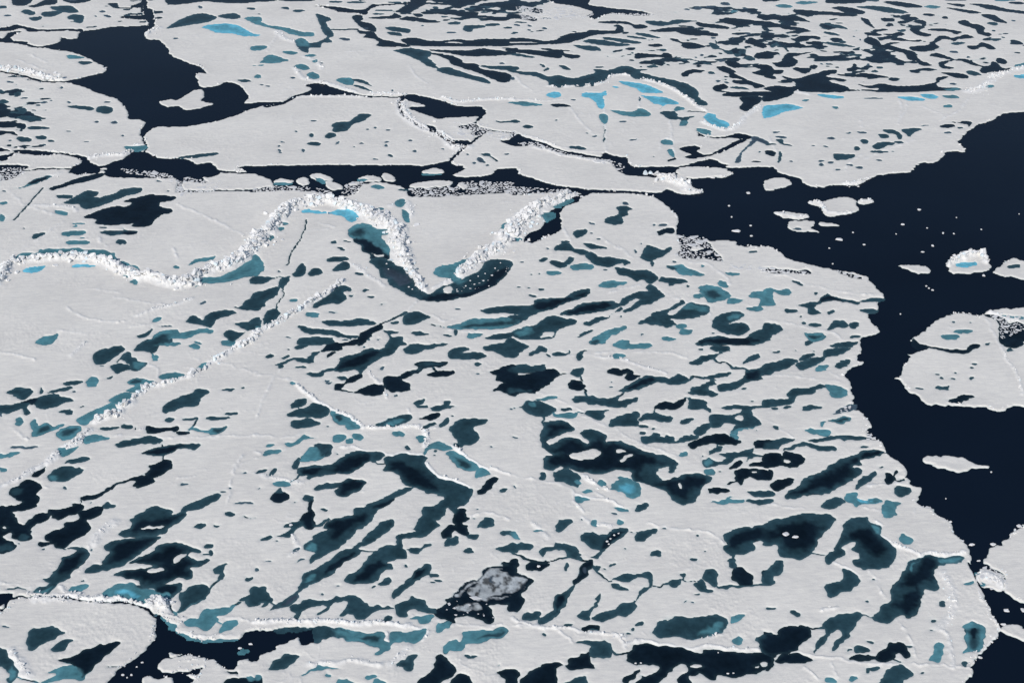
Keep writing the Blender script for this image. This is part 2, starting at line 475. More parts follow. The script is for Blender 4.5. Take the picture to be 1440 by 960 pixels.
b 255,235 290,218 330,228 410,235 480,220 545,225 575,265 540,290 505,280 500,262 430,245 340,240
M 160,298,22,8 140,328,20,10 80,380,24,18 700,217,24,7 215,732,24,10
m 775,185 810,160 835,165 835,195 800,205
m 820,225 855,235 865,285 840,285
m 515,350 530,325 580,300 640,305 680,330 740,335 740,362 700,368 720,395 755,440 745,475 700,440 640,400 570,380 530,375
t 520,350 540,330 590,318 620,340 600,372 540,368
t 545,400 570,375 640,390 700,430 748,470 745,500 690,495 640,500 640,470 600,455 590,420
d 545,400 570,385 640,395 700,430 735,475 740,500 690,495 640,500 640,470 600,455 590,420
i 650,465 690,478 720,470 715,490 670,485
t 640,510 700,495 770,520 850,560 890,620 940,680 1000,690 1040,650 1080,640 1130,620 1200,590 1260,560 1290,520 1330,498 1400,500 1440,520 1430,560 1370,620 1290,670 1200,705 1100,725 1000,735 920,725 850,695 800,665 750,640 740,610 700,600 690,560
g 720,540 800,560 880,600 880,640 800,650 740,610
d 960,710 1050,690 1150,690 1280,640 1330,580 1420,545 1370,620 1290,670 1200,705 1100,725 1000,735 930,722
i 1055,665 1080,645 1105,665 1090,690 1060,685
I 1180,650,12,6 1230,640,12,6 1280,620,14,7 1330,590,12,7 1290,580,10,6 1345,550,10,7 735,525,12,7 860,655,12,6 1205,620,10,5 1250,595,9,6 1310,650,9,4 1130,670,9,5 880,668,10,5 745,555,8,4 1375,520,9,5 1160,610,9,5
m 1000,570 1030,540 1120,520 1200,495 1215,510 1150,540 1120,580 1140,600 1180,605 1200,600 1180,640 1130,645 1080,600 1020,595
m 1370,330 1390,300 1425,290 1400,325 1380,340
T 440,405,18,6,-15 510,400,25,4 483,441,25,7,12 585,578,24,10 622,673,18,6 535,704,14,6 643,712,14,6 715,752,10,3 783,858,20,9 925,915,50,9
t 400,495 440,485 515,490 500,505 420,515
t 430,560 480,520 520,515 530,545 500,560
t 205,590 230,550 260,520 280,560 260,595 230,600
t 295,575 330,548 375,560 350,585 305,592
t -10,600 60,598 130,600 90,610 40,635 -10,635
t 130,650 140,610 185,595 185,620 155,660
t -10,700 60,670 130,655 125,690 90,720 50,740 50,765 -10,770
c 4 190,600 150,600 60,598
c 4 150,660 155,700 120,750 105,800
c 3 285,280 270,340 240,400 200,460 175,530
t 320,765 350,735 420,690 460,650 500,650 535,665 530,680 490,685 505,715 480,745 430,745 390,755 340,768
m 280,805 320,797 355,805 345,822 300,820
t 40,850 60,800 110,778 145,795 130,815 100,845 60,868
M 10,877,18,14
t 370,855 400,842 530,848 570,832 620,835 680,858 600,870 520,875 420,870
t 230,875 270,868 300,885 370,890 450,905 500,925 570,930 560,942 480,938 380,920 300,918 260,900
t 245,945 300,937 410,945 430,970 240,970
d 585,920 620,900 680,870 715,870 710,895 660,915 640,940 600,970 575,970
c 7 700,865 750,845 800,820 840,800
t 825,825 860,800 920,797 985,825 940,845 890,865 835,862
t 720,900 790,900 800,910 760,925 790,945 850,965 760,975 750,930
t 1265,790 1300,775 1360,765 1450,762 1450,800 1380,800 1300,802
m 1070,880 1150,860 1200,835 1300,830 1450,830 1450,865 1350,890 1230,892 1120,890
t 1090,880 1160,868 1300,850 1450,845 1450,860 1340,882 1200,888
m 1200,915 1280,920 1220,942 1190,938
t 1290,940 1360,920 1450,910 1450,930 1380,950 1310,948
c 4 985,860 1060,880
T 1120,910,12,16 1075,925,24,5
y 1100,660 1180,650 1300,600 1400,520 1430,540 1380,600 1250,665 1120,690
G 430,797,30,3 190,935,16,4 635,950,10,3 688,947,8,3 510,950,24,3 130,568,8,4 1135,777,12,4 575,950,12,3
k 90,2.8 -20,430 20,400 80,330 150,250 230,195 320,175
k 70,2.8 320,175 430,180 530,205
k 120,2.8 530,205 620,240 720,290 790,340
k 100,2.6 790,340 800,400 815,460 830,500
k 55,2.2 830,500 870,570 900,620 940,680
k 80,2.6 1460,330 1420,400 1350,450 1280,480 1200,540 1130,590
k 26,1.2 1000,665 1060,630 1120,620
k 34,1.4 490,620 400,690 300,750 200,810 100,870 -10,925
k 24,0.6 580,540 640,600 720,650
k 26,0.5 490,510 600,560
k 40,0.8 760,200 850,180 870,260
r 270,340 400,330
r 360,300 440,320
r 1080,900 1200,910 1260,905
r 1000,820 1060,850 1120,830
r 900,740 860,790
@ 720 240
s -10,15 100,40 170,65 260,85 360,95 450,112 440,130 400,150 350,185 300,205 270,240 282,290 270,340 200,370 120,408 60,395 90,355 150,330 190,290 200,245 240,210 300,165 370,140 390,130 300,118 200,125 100,130 -10,130
j -10,90 100,95 200,100 300,110 380,130 400,150 200,135 -10,130
j 20,400 90,400 120,415 60,425
m 170,240 240,240 240,270 190,290
m 235,200 330,160 340,175 260,210
m -10,375 50,380 40,400 -10,400
t 515,285 545,260 585,250 600,225 585,210 640,202 680,215 650,228 650,245 620,265 628,290 590,305 545,300
G 640,186,16,7 450,299,14,6 800,304,8,4 848,305,22,6 450,351,10,4 483,386,18,4 725,407,6,4 60,514,10,4 735,920,9,5 612,820,6,5 1133,912,8,6 200,440,8,4 695,455,8,8 915,513,14,5
t 345,350 375,333 420,333 410,360 365,378
d 815,340 860,328 905,325 910,350 860,352 825,360
t 235,435 260,418 320,410 350,435 420,450 430,462 390,475 330,450 250,452
T 300,403,24,7
t 405,408 450,415 535,433 500,440 430,435
t 415,480 440,455 500,485 580,490 650,508 665,520 630,535 620,520 540,540 480,535 440,505
t 720,485 740,460 765,418 800,430 850,445 895,425 890,450 850,480 800,500 785,515 740,500
T 787,526,10,12
t 155,500 180,487 205,490 190,505 165,512
t 210,515 240,505 290,515 320,488 348,492 330,525 290,542 235,535
m 330,540 380,525 440,525 468,545 430,560 350,560
M 232,575,42,14
t 580,545 620,550 690,560 750,555 800,580 820,605 790,630 765,635 740,615 700,620 650,595 600,585
m 870,535 900,535 960,530 990,545 1080,580 1075,595 1000,590 940,580 910,555 880,548
t 870,535 900,535 930,555 900,560
t 825,620 850,600 920,605 990,628 930,640 890,650 870,632
m 490,650 530,622 640,628 630,642 560,655
m 1055,665 1080,648 1160,655 1215,690 1220,715 1160,735 1110,745 1080,710
t 1075,672 1140,675 1190,705 1140,728 1095,715
M 1190,640,28,22,25 1048,706,32,13 1240,580,42,8,5 1077,536,10,4
m 1210,750 1230,720 1300,725 1260,745
m 1330,700 1350,688 1420,680 1450,675 1450,750 1400,760 1410,780 1360,795 1320,775 1380,760 1400,720 1340,712
T 172,666,20,5 113,707,26,6 40,657,10,4 98,663,6,3 987,650,10,5 110,582,8,3 160,582,6,3 525,556,10,4 1360,457,26,7
t -10,765 60,758 120,750 130,730 200,720 300,712 350,680 420,662 445,670 420,705 340,730 280,750 200,790 150,800 100,825 60,850 -10,865 -10,820 40,810 -10,800
d 130,745 200,730 300,720 380,690 425,680 400,705 300,735 200,775 140,780
t 270,805 330,780 400,745 470,735 550,733 600,745 640,710 700,685 760,680 755,650 780,642 820,670 858,700 800,740 730,760 660,795 630,795 690,750 720,725 690,720 640,750 560,780 440,800 340,815
d 300,800 350,780 430,752 540,745 560,765 440,790 350,808
t 400,860 440,840 500,820 545,820 600,775 615,768 620,790 570,800 540,830 460,860 420,872
t -10,925 40,890 120,870 180,835 240,815 290,830 355,840 350,860 290,880 250,905 220,945 150,948 60,952 10,935
m 10,915 60,885 120,885 100,930 40,940
i 155,935 190,905 235,910 215,935
t 370,935 400,910 465,897 450,910 400,925
m 440,965 480,925 560,890 640,870 645,885 600,915 550,935 520,965
t 710,860 760,830 800,795 860,785 930,745 960,728 978,745 940,760 870,800 900,815 960,770 1000,745 1060,750 1110,765 1105,800 1040,825 960,835 890,835 930,860 880,880 800,865
m 960,772 1000,748 1060,752 1108,768 1100,795 1040,790 980,785
M 955,873,30,14 978,908,48,14 880,946,40,14 640,957,24,8
t 1130,875 1140,835 1200,800 1270,795 1305,810 1280,835 1230,850 1220,862 1290,855 1330,880 1320,905 1270,925 1200,915 1150,895
m 1200,820 1260,800 1300,810 1270,832 1220,845
t 1060,950 1130,930 1250,940 1320,935 1360,905 1450,870 1450,930 1380,970 1060,975
c 3 785,500 790,535
s 940,372 1080,385 1130,440 1190,510 1100,500 940,490 950,430
j 930,365 1080,378 1130,440 1200,520 1100,510 920,490 940,430
i 1000,440 1050,425 1080,440 1040,450
j 1190,520 1440,545 1440,560 1230,560
I 1330,127,16,9 1222,199,9,5 1236,262,6,6 1342,310,9,5 1262,341,28,10 1345,368,11,5 1130,42,14,4 310,118,40,12
k 110,3.0 -30,380 20,320 60,280 120,230 170,200
k 60,2.4 170,200 230,185 330,145
k 60,2.0 760,10 850,35 930,70 980,90
k 30,1.2 960,110 1020,125 1060,118
k 20,0.8 500,115 600,118
r 490,370 560,420 640,460
r 600,430 680,490
r 1000,520 1100,530 1200,600 1230,640
r 1110,770 1110,820 1130,860
r 280,320 330,400
r 850,690 920,720 990,740
r 550,690 640,660 740,640
r 1330,760 1420,790
@ 1080 240
m -10,675 20,665 60,675 100,665 130,680 110,695 60,695 20,680 15,710 40,755 10,758 -10,750
T 165,632,32,10,25 265,688,10,6 130,790,36,12 355,796,20,9,-15 198,853,12,6 190,822,7,4
t 170,760 230,745 280,735 290,715 330,690 350,700 410,720 510,735 500,750 440,742 380,732 320,738 270,755 260,775 300,800 250,808 215,800 220,775
d 290,722 330,705 400,722 420,735 350,730 300,738
t 510,735 560,722 650,715 640,735 560,738
t 515,790 540,778 600,780 615,795 560,805
t 335,890 370,850 410,845 450,860 440,882 380,888 350,900
T 482,869,30,17 263,867,34,12 490,935,30,6
t -10,865 40,860 85,890 50,915 -10,935
m 205,920 240,912 315,918 315,940 270,958 230,950
t 215,925 250,918 305,922 290,940 250,948
s -10,545 60,550 160,560 230,555 235,580 150,580 50,575 -10,570
j -10,545 80,550 200,570 235,575 200,590 100,580 -10,575
s 385,562 480,585 530,600 520,610 440,590
j 380,560 480,580 570,610 560,630 480,600 400,580
n -20,65 0,50 50,42 100,45 135,75 60,100 0,110 -20,105
n 225,180 260,165 300,175 370,155 450,150 490,165 500,200 510,225 470,240 410,248 370,262 320,250 300,210 260,195
n 502,172 540,160 590,168 570,185 520,192
n 30,240 70,230 140,235 225,250 225,268 150,273 90,263
n 115,297 160,282 260,287 260,305 240,325 285,345 210,345 130,335
n 290,290 340,295 410,312 350,312 300,308
n 738,530 830,532 900,545 900,575 830,575 780,555 745,540
n 1000,530 1060,500 1160,460 1230,470 1235,510 1255,540 1235,560 1180,570 1120,580 1030,575 1020,545
b 1060,520 1160,515 1170,530 1120,545 1070,540
n 1262,572 1300,545 1370,495 1450,510 1700,500 1700,700 1450,620 1380,600 1320,590
T 1385,540,36,12,-10
I 403,388,24,10 850,221,13,7 757,303,13,6 925,423,10,8 985,352,8,6 1045,355,6,5 870,458,12,4 478,349,7,4 540,417,10,4 925,672,11,5 890,650,7,4 720,357,5,4 1200,332,6,4 745,807,7,4 365,525,7,4 905,662,7,4 345,437,6,3 1060,265,5,3 895,324,6,3 1412,245,5,3 1212,590,11,9
m 1040,905 1080,895 1150,900 1145,912 1080,915
m 975,935 1010,922 1080,930 1060,945 1010,952
G 1043,853,14,4 1135,853,10,3 165,328,22,6
k 26,1.2 240,180 290,185 330,235 400,245 470,240
k 18,1.0 40,243 110,250 150,262 225,262
k 22,0.9 510,178 590,172
k 40,2.2 1010,530 1060,505 1160,475 1210,480 1230,520
k 30,1.2 430,78 500,72 560,50
d 1215,815 1290,845 1300,930 1325,970 1450,950 1450,880 1400,855 1350,860 1330,835 1270,812
j 1225,795 1300,850 1310,950 1450,890 1450,840 1390,810 1250,795
m 1330,815 1440,825 1440,835 1330,825
k 30,1.0 1250,800 1320,830 1400,850
r -10,600 100,590 200,640 300,660 450,690 650,705
r 0,840 150,870 340,910 420,950
r 1230,840 1290,960
@ 0 480
m 190,0 240,-5 300,-5 290,12 240,8 210,18
t 525,115 528,70 600,40 660,25 695,40 690,60 640,90 590,125 540,130
t 755,50 790,15 850,-10 960,-10 955,15 900,25 870,60 840,60 800,50
m 930,5 1020,10 980,22 930,20
M 873,92,18,18
c 6 850,60 865,90
t 690,100 715,62 740,80 790,115 830,130 780,160 740,160 720,125
m 740,110 790,118 825,130 780,155 745,145
t 615,145 640,132 700,128 740,155 700,170 660,180 640,160
c 5 700,75 660,120
t 600,215 640,195 625,212
m 900,195 950,178 1030,185 1010,210 950,228 915,212
m 705,275 760,255 720,235 750,210 820,212 880,235 820,245 800,270 740,285
t 725,235 755,212 800,215 780,240
m 610,325 680,295 740,290 740,320 680,345 630,345
m 425,445 460,420 540,385 600,360 640,345 660,390 600,400 540,415 500,460 460,470
t 40,285 90,262 150,265 190,285 160,310 120,325 80,300
t 170,330 220,315 270,300 330,305 410,325 370,345 300,370 240,378 200,355
d 110,345 160,325 215,320 200,345 170,355
t -10,370 60,352 130,345 170,350 150,370 175,400 140,412 120,380 60,405 -10,405
t 355,235 400,220 470,222 430,245 380,248
T 340,272,70,9,-12 235,275,10,14
M 520,230,40,22,-20 107,450,22,24,-30
T 372,398,36,13
m 185,530 180,490 165,465 200,440 220,475 260,455 300,480 360,465 330,490 270,510 230,530
t 200,520 230,480 270,465 300,485 260,505
m 320,515 350,490 420,478 455,490 430,520 400,545 340,550
t 335,515 360,492 420,486 445,495 400,525 350,535
m 465,560 490,535 560,525 620,545 560,560 490,575
T 612,491,50,12 713,480,32,15
m 330,600 370,590 380,605 450,582 430,605 380,640 345,640
d 820,485 850,480 940,488 990,482 1000,500 930,510 840,510
D 1030,513,46,10 765,490,5,8
T 960,440,24,8 1070,436,42,7 1225,433,70,10,-5 1300,408,36,6,-8
c 6 1110,440 1065,500
m 1060,495 1100,490 1170,505 1190,485 1270,485 1260,505 1215,522 1140,512
t 1190,488 1268,485 1260,505 1215,520
t 645,582 690,555 780,545 850,525 910,550 900,575 820,575 740,585 680,595
t 795,630 850,605 920,585 1040,580 1080,570 1128,578 1100,605 1020,605 960,625 910,640 840,638
c 8 915,580 915,670
d 800,628 850,612 930,592 1040,588 1000,605 940,625 850,635
d 830,710 880,690 930,665 970,680 960,715 900,755 860,775 870,795 800,815 745,815 760,790 720,775 750,760 820,745 850,720
c 10 740,775 660,800 620,830
d 455,875 520,865 580,845 620,815 610,845 560,875 500,890 465,895
t 910,385 940,350 1010,315 1080,290 1110,262 1180,285 1130,320 1110,360 1030,375 960,395 930,402
T 1293,271,42,7 1368,261,9,5 465,365,14,4
G 140,593,100,5 375,819,10,8 420,282,14,4 1375,737,14,6 1035,806,16,5 1297,830,9,7 1375,911,52,6 1250,850,18,4 5,415,10,5 570,143,14,3 515,907,8,3
m -10,635 40,628 100,620 120,630 60,648 -10,645
M 15,724,25,14
d 180,760 200,735 250,705 255,730 200,765
t 370,680 400,660 490,650 500,665 440,682
t 275,780 285,745 330,710 400,700 470,715 450,745 380,785 300,788
M 310,770,40,18
d 50,845 100,815 150,780 220,795 230,830 210,860 220,890 190,935 150,945 60,960 -10,975 -10,940 60,925 120,905 75,885
t 60,845 100,822 140,830 120,860 80,875
t 1025,935 1070,910 1130,885 1220,855 1235,875 1190,910 1120,940 1050,958 1020,975
d 250,965 350,940 420,915 470,915 470,935 400,975
d 510,970 540,940 580,935 580,955 550,975
T 610,926,32,16
t 790,975 850,935 930,935 965,955 960,975
c 4 455,880 460,920
r 1370,640 1330,690 1300,800 1280,920
m 1065,25 1110,15 1130,30 1095,42
M 1290,10,38,16 1115,7,24,5
m 1110,160 1130,135 1175,120 1160,145 1125,170
k 34,1.4 1450,-20 1400,10 1330,40 1260,80 1180,130 1060,200 930,240 830,265 740,330
k 80,1.6 720,350 660,380
k 60,1.4 670,400 600,430 540,450
k 50,1.1 500,500 440,560 360,600 290,670
k 40,1.3 290,670 180,730 130,765
k 40,0.8 130,765 50,800 -10,830
k 30,0.5 400,80 480,10
k 20,0.6 780,500 830,490
r 1180,110 1300,140 1440,180
r 0,60 90,75 200,110
r 640,530 860,540 1100,540 1440,530
r 1000,770 1100,760
r 170,820 270,830
r 60,480 150,560
r 1440,660 1350,700 1300,740
r 830,130 880,150 900,210
@ 360 480
t 220,35 250,15 290,20 270,40
t 245,0 300,-15 430,-15 370,15 300,20
d 365,50 420,15 500,5 600,-10 560,18 480,25 480,48 410,55
t 95,135 160,110 220,95 290,95 320,60 370,55 330,85 320,115 270,120 200,108 150,125
T 80,85,24,12,-30 170,89,20,7,-15 188,44,8,4 250,146,36,4,-5 135,140,14,16,0
d 395,85 415,65 450,60 440,75 405,90
t 280,180 330,175 430,150 435,165 380,175 370,195 320,195
t 430,165 470,120 480,95 560,70 640,40 720,40 735,10 770,-15 830,-15 790,50 760,75 710,90 650,125 600,170 590,185 560,160 500,170
d 450,155 490,115 570,80 640,50 700,55 640,100 580,130 500,150
T 483,205,28,10
d 445,270 450,240 490,235 520,205 580,185 600,190 560,220 500,240 480,270 455,275
c 6 480,275 560,285
d 545,285 600,260 650,243 710,250 715,285 680,305 630,305 580,290
d 715,250 725,205 790,195 860,170 910,155 890,130 940,115 1000,115 1080,118 1040,145 990,150 940,155 900,180 850,200 820,215 860,235 865,275 790,290 740,280
t 900,135 940,118 1000,118 1070,120 1030,140 950,150 880,180 860,175 910,155
c 5 990,150 1010,165
d 965,190 1000,170 1060,158 1115,165 1110,185 1040,198 985,197
t 830,50 860,15 900,10 960,15 1010,10 1085,15 1020,30 940,55 880,72 850,65
t 1080,70 1110,45 1180,35 1195,50 1150,70 1200,65 1270,65 1300,85 1260,100 1160,98 1090,100
t 1275,30 1340,18 1450,12 1450,90 1400,85 1340,55 1290,50
d 1315,175 1360,160 1400,140 1450,145 1450,300 1400,290 1370,275 1330,280 1360,250 1400,235 1345,220 1350,190
T 1248,130,22,6
G 715,150,12,6 1245,182,8,3 790,305,12,5 408,234,14,7 400,222,12,4 603,30,8,3 1435,378,8,5
M 210,235,16,9
t 195,375 215,340 250,325 290,330 275,355 230,370
t 175,410 240,380 290,370 330,345 390,365 420,390 400,415 340,425 270,425
c 6 295,420 292,440
c 4 245,370 245,385
m 425,395 460,395 520,430 580,465 575,490 500,490 505,475 450,460 435,435
t 440,405 480,415 500,440 470,455 445,435
t 200,480 205,445 260,440 290,430 330,440 365,455 330,480 260,485
t 675,475 730,440 800,418 870,415 870,440 820,470 780,482
m 710,468 760,440 830,430 850,442 800,470 750,475
T 915,343,38,14,-25 935,366,30,9
t 980,370 1050,355 1060,335 1095,340 1090,360 1130,365 1080,375 1030,388 985,385
d 925,435 980,405 1030,402 1025,425 970,442
t 930,485 1000,452 1015,465 980,480 940,495
T 1060,458,34,18,-45 1108,416,9,5
t 1090,505 1110,465 1170,435 1230,432 1295,440 1290,465 1230,480 1225,495 1255,525 1250,555 1210,578 1150,578 1120,545
T 1145,583,26,12
M 465,542,38,20 575,535,36,20 803,522,32,14 932,548,32,15
m 500,560 550,545 540,570 510,575
m 165,580 220,560 270,525 300,540 340,543 270,550 230,580 180,590
M 85,583,26,10 95,625,50,14,-10
T 850,597,14,12,-50 35,730,30,11,-20 100,735,24,14,-50
m 245,670 275,620 330,590 360,605 400,640 370,660 300,675 260,680
t 330,590 360,572 410,575 435,600 410,645 360,655 345,620
t 200,715 240,650 250,680 235,715
t 240,755 245,710 330,692 420,690 480,655 550,622 630,620 720,635 710,660 670,672 640,668 590,705 520,745 440,750 340,755 300,775 280,760
d 430,720 500,670 560,640 640,640 600,690 520,735 450,742
d 260,745 265,720 340,705 380,710 330,745
c 6 660,675 720,688
c 5 240,755 230,775 190,795
t 710,725 740,700 720,680 740,645 830,632 920,640 965,655 945,680 1000,750 1100,785 1210,825 1222,850 1180,910 1130,935 1150,950 1180,985 1120,975 1080,930 1040,985 950,985 1010,920 1060,875 1000,860 900,825 830,800 800,740 760,730
d 740,710 750,670 850,680 950,740 1040,810 1020,850 900,810 840,780 800,725
t 560,975 600,935 680,900 740,865 800,835 880,822 840,855 780,880 740,920 660,955 620,985
d 650,940 720,900 780,885 740,920
t 340,815 380,800 450,800 500,778 560,775 620,795 600,820 560,850 500,872 465,865 445,840 470,820 410,828 335,840
d 470,810 500,785 600,795 590,820 540,850 480,862 460,840
m 935,630 960,600 990,575 1040,570 1110,600 1050,615 1000,600 960,615 945,640
m 1080,620 1130,625 1200,665 1250,700 1240,720 1200,730 1140,705 1120,690 1085,650
t 1100,650 1150,655 1220,695 1200,720 1150,700
m 1230,765 1240,720 1270,710 1320,740 1290,755
d 1245,855 1265,820 1320,765 1355,765 1350,795 1300,840 1260,860
T 1388,840,22,9,-10 1010,615,8,6 1008,636,8,5
M 150,805,44,18
d 80,885 110,850 160,850 185,880 150,905 110,910
t 110,850 140,830 150,855
T 295,885,32,18
d 300,900 322,900 315,975 295,975
T 385,946,22,8
G 460,632,8,3 215,908,8,3 405,475,12,3 1330,590,10,3 1245,942,10,4 25,825,8,3
k 24,1.2 220,240 280,290 350,340 430,385 520,420 590,470
k 22,1.2 600,485 700,490 860,485 920,480
k 30,1.0 920,480 960,520 960,590
k 20,1.2 1110,590 1170,640 1240,690 1300,720
k 18,0.8 1320,710 1440,750
k 24,1.3 945,680 1000,745 1100,780 1200,820
k 18,0.8 480,600 560,600 620,620 720,635 860,630 950,640
k 26,0.6 960,490 1010,490
k 30,0.5 0,740 100,770 260,800
k 18,0.6 630,170 690,230 740,320
r 0,190 100,200 200,220
r 150,140 80,240 20,380 5,430
r 400,830 600,850
r 1150,930 1220,880
r 0,620 60,640 160,610
r 0,530 150,545 260,520
r 860,410 860,380
@ 720 480
t -10,-10 60,10 95,35 40,65 -10,75
t 90,75 130,50 150,32 200,35 190,55 150,60 110,85
t 220,78 250,62 300,68 330,52 310,75 270,85
c 5 190,70 215,85
t 360,85 380,60 440,45 400,65 400,95 375,105
T 470,5,36,12
m 570,20 620,-5 660,0 665,15 780,15 770,35 700,42 620,35
M 605,82,34,15
t -10,150 60,125 110,140 180,130 190,155 150,165 60,180 -10,165
d -10,195 60,190 140,165 230,155 270,178 240,210 190,250 130,292 60,288 -10,300
t -10,260 60,268 120,270 100,290 60,288 -10,298
c 5 265,185 305,178
t 325,180 350,155 400,152 395,180 370,198 345,190
D 365,250,50,26
c 7 385,195 395,225
c 8 408,270 418,305
t 340,325 370,312 450,308 490,322 590,315 600,335 690,318 710,325 680,345 620,368 560,368 490,355 430,355 410,340 360,342
c 7 630,290 590,325
d 540,175 570,152 610,160 650,152 690,185 725,190 690,210 650,218 630,200 650,180 600,190 555,185
t 600,275 640,255 690,220 760,190 830,200 900,200 940,185 1000,215 960,240 900,245 850,228 780,240 720,270 650,282
d 640,270 690,235 760,200 810,215 740,245 680,268
c 8 1000,218 1030,200 1080,208
t 1080,205 1130,185 1190,178 1240,178 1200,200 1140,205 1150,215
t 985,290 1010,265 1060,245 1135,215 1140,235 1100,265 1160,298 1100,305 1030,300
t 1160,275 1158,240 1210,238 1280,220 1310,190 1310,155 1240,158 1250,145 1300,145 1340,160 1400,145 1450,138 1450,180 1400,190 1410,210 1350,220 1300,245 1250,275 1200,280
d 1310,200 1340,170 1390,165 1380,205 1330,215
c 6 1240,150 1210,122 1150,120 1135,100
t 1000,125 1050,95 1080,78 1130,75 1180,65 1140,95 1080,115 1040,135
T 1175,43,62,16 1070,44,16,5
c 6 1170,60 1180,65
d 1050,5 1100,-10 1380,-10 1340,15 1260,25 1180,18
t 1305,130 1320,95 1395,68 1385,95 1340,115
M 195,322,66,10,-8
t 60,370 90,335 150,340 200,350 240,375 235,405 190,430 120,420 80,395
m 90,345 120,340 130,360 100,362
m 235,410 270,405 360,405 355,425 300,430 250,428
T 305,382,38,8
c 3 370,402 430,405
t 410,400 460,390 545,388 515,405 520,425 490,442 450,430
d 805,380 810,355 860,340 920,342 975,320 975,345 920,380 860,382
c 6 808,380 808,400
t 540,470 580,430 650,405 710,398 705,435 710,475 640,480 570,482
t 710,440 735,410 800,398 850,412 900,418 890,450 850,455 780,440 730,445
T 738,481,30,10 733,515,26,8 800,491,10,4
t 985,380 1000,345 995,320 1050,322 1100,335 1095,365 1120,390 1115,400 1080,382 1020,385
c 5 975,318 1000,315
t 945,460 970,440 1030,435 1000,460 965,468
t 1110,450 1120,410 1200,410 1280,400 1290,380 1200,382 1185,372 1230,362 1330,360 1410,360 1420,345 1450,330 1450,365 1370,375 1350,400 1390,440 1410,460 1370,480 1310,485 1250,520 1240,495 1260,470 1200,455 1170,480 1130,485
m 1240,500 1300,488 1360,478 1300,500 1250,520
i 1255,430 1290,412 1300,435 1275,445
t 1020,515 1050,475 1120,462 1105,495 1060,530
t 725,550 740,535 780,535 800,515 830,520 830,540 860,545 870,530 910,535 915,560 950,545 980,532 1050,530 1030,550 970,562 900,570 800,565 740,570
d 995,590 1000,570 1060,545 1110,525 1190,518 1240,540 1295,560 1250,582 1160,580 1090,575 1020,600
M 962,637,32,12 1112,735,26,16 1245,530,30,10,30
T 1140,610,42,14,-25 1170,731,8,4 1305,271,16,4 1355,338,12,4
c 6 1155,580 1158,600
t 1070,670 1110,655 1150,680 1180,670 1200,650 1160,635 1200,625 1250,625 1340,605 1365,600 1350,630 1420,640 1450,645 1360,650 1320,680 1330,650 1270,655 1220,680 1170,695 1110,710 1080,705
m 1075,670 1110,660 1130,680 1100,700 1080,700
d 1220,720 1235,690 1290,675 1300,685 1250,715
d 1330,700 1370,680 1450,660 1450,700 1390,700
d 1365,600 1370,570 1390,550 1450,560 1450,600 1400,600
d 1255,760 1260,730 1310,718 1380,722 1450,740 1450,775 1400,785 1340,765 1300,785 1290,810 1270,790 1220,808 1205,800 1250,785
i 1345,735 1370,730 1385,738 1360,745
D 1165,836,55,20,-5
t 1320,845 1360,840 1450,835 1450,870 1360,870
t 1330,890 1450,885 1450,910 1390,918 1340,905
m 1120,900 1160,900 1200,880 1310,885 1300,905 1230,905 1180,918
G 555,255,10,3 20,540,16,4 20,820,6,4 560,228,6,3 1065,644,7,4 1370,505,8,4
t 175,475 200,450 290,450 355,485 340,505 260,535 185,568 230,580 330,538 420,572 430,555 385,515 430,490 490,505 540,535 530,570 600,560 680,590 780,625 870,645 930,680 925,705 910,735 880,730 890,705 830,710 815,750 860,780 930,760 990,745 1120,755 1120,780 1080,800 1060,850 1030,890 980,915 920,900 880,850 820,820 760,800 700,790 670,770 680,740 650,720 590,725 510,748 430,740 330,715 250,730 190,720 180,680 175,655 230,635 180,600 158,555
d 200,480 280,465 330,490 260,525 190,550 200,595 260,600 340,550 420,590 480,540 530,580 600,575 700,610 800,650 840,690 740,700 720,770 830,810 880,780 980,765 1090,775 1040,830 980,880 920,860 850,810 730,785 690,750 690,720 560,720 420,725 300,700 200,700 200,660 270,630 190,600
i 320,635 400,615 470,603 500,635 440,662 360,660
i 585,615 615,605 640,620 605,630
i 610,670 650,635 680,635 650,660 620,678
i 930,800 955,798 955,825 935,820
i 235,725 270,705 290,712 250,735
c 8 180,430 175,470
t 235,760 240,735 290,715 370,740 385,790 370,815 300,795 240,785
T 175,760,28,16,-40
m 555,820 580,790 610,775 590,755 650,765 690,790 720,810 720,855 660,885 620,845 550,835
b 600,820 660,800 700,830 660,865
M 505,805,28,16,30 425,841,30,12 615,942,40,10 370,790,20,20
m 358,878 440,882 400,905 370,910
t 690,950 700,920 740,905 770,920 760,935
c 4 -10,375 60,375
k 26,0.9 400,760 460,800 540,840
k 20,0.8 360,870 440,880 540,900 620,930
k 20,0.7 350,900 400,960
k 24,0.6 480,90 600,100 760,150 860,180
r -10,750 100,770 240,800 340,830 350,900
r 450,850 560,900
r 560,480 680,560 840,620 940,650
r 400,420 540,480
r 150,290 260,330 400,400
r 200,80 420,80 560,60
r 700,60 900,70 1000,100
@ 1080 480
T 50,57,18,6 230,8,28,10,-10 255,52,8,4 160,50,6,4
t 350,20 420,5 500,0 490,18 460,35 370,30
t 310,80 320,45 400,35 460,40 440,60 380,80 330,88
T 218,88,42,16,-15
t -10,130 40,115 110,95 165,105 150,130 100,150 30,170 -10,168
t 160,130 200,110 310,82 315,105 270,130 200,162 175,155
M 305,148,44,14,-8
t 375,135 420,105 460,100 450,130 410,155
t 105,290 150,265 230,258 290,243 330,260 270,270 260,295 180,300 150,320 140,350 80,360 -10,365 -10,330 60,325 120,320
m 320,250 390,250 445,275 440,310 370,318 350,285
T 245,375,50,15,-5 112,370,20,7 40,378,24,7 48,483,16,10
g 360,405 430,365 490,355 495,380 430,395
j 360,405 430,365 485,355 490,380 430,400
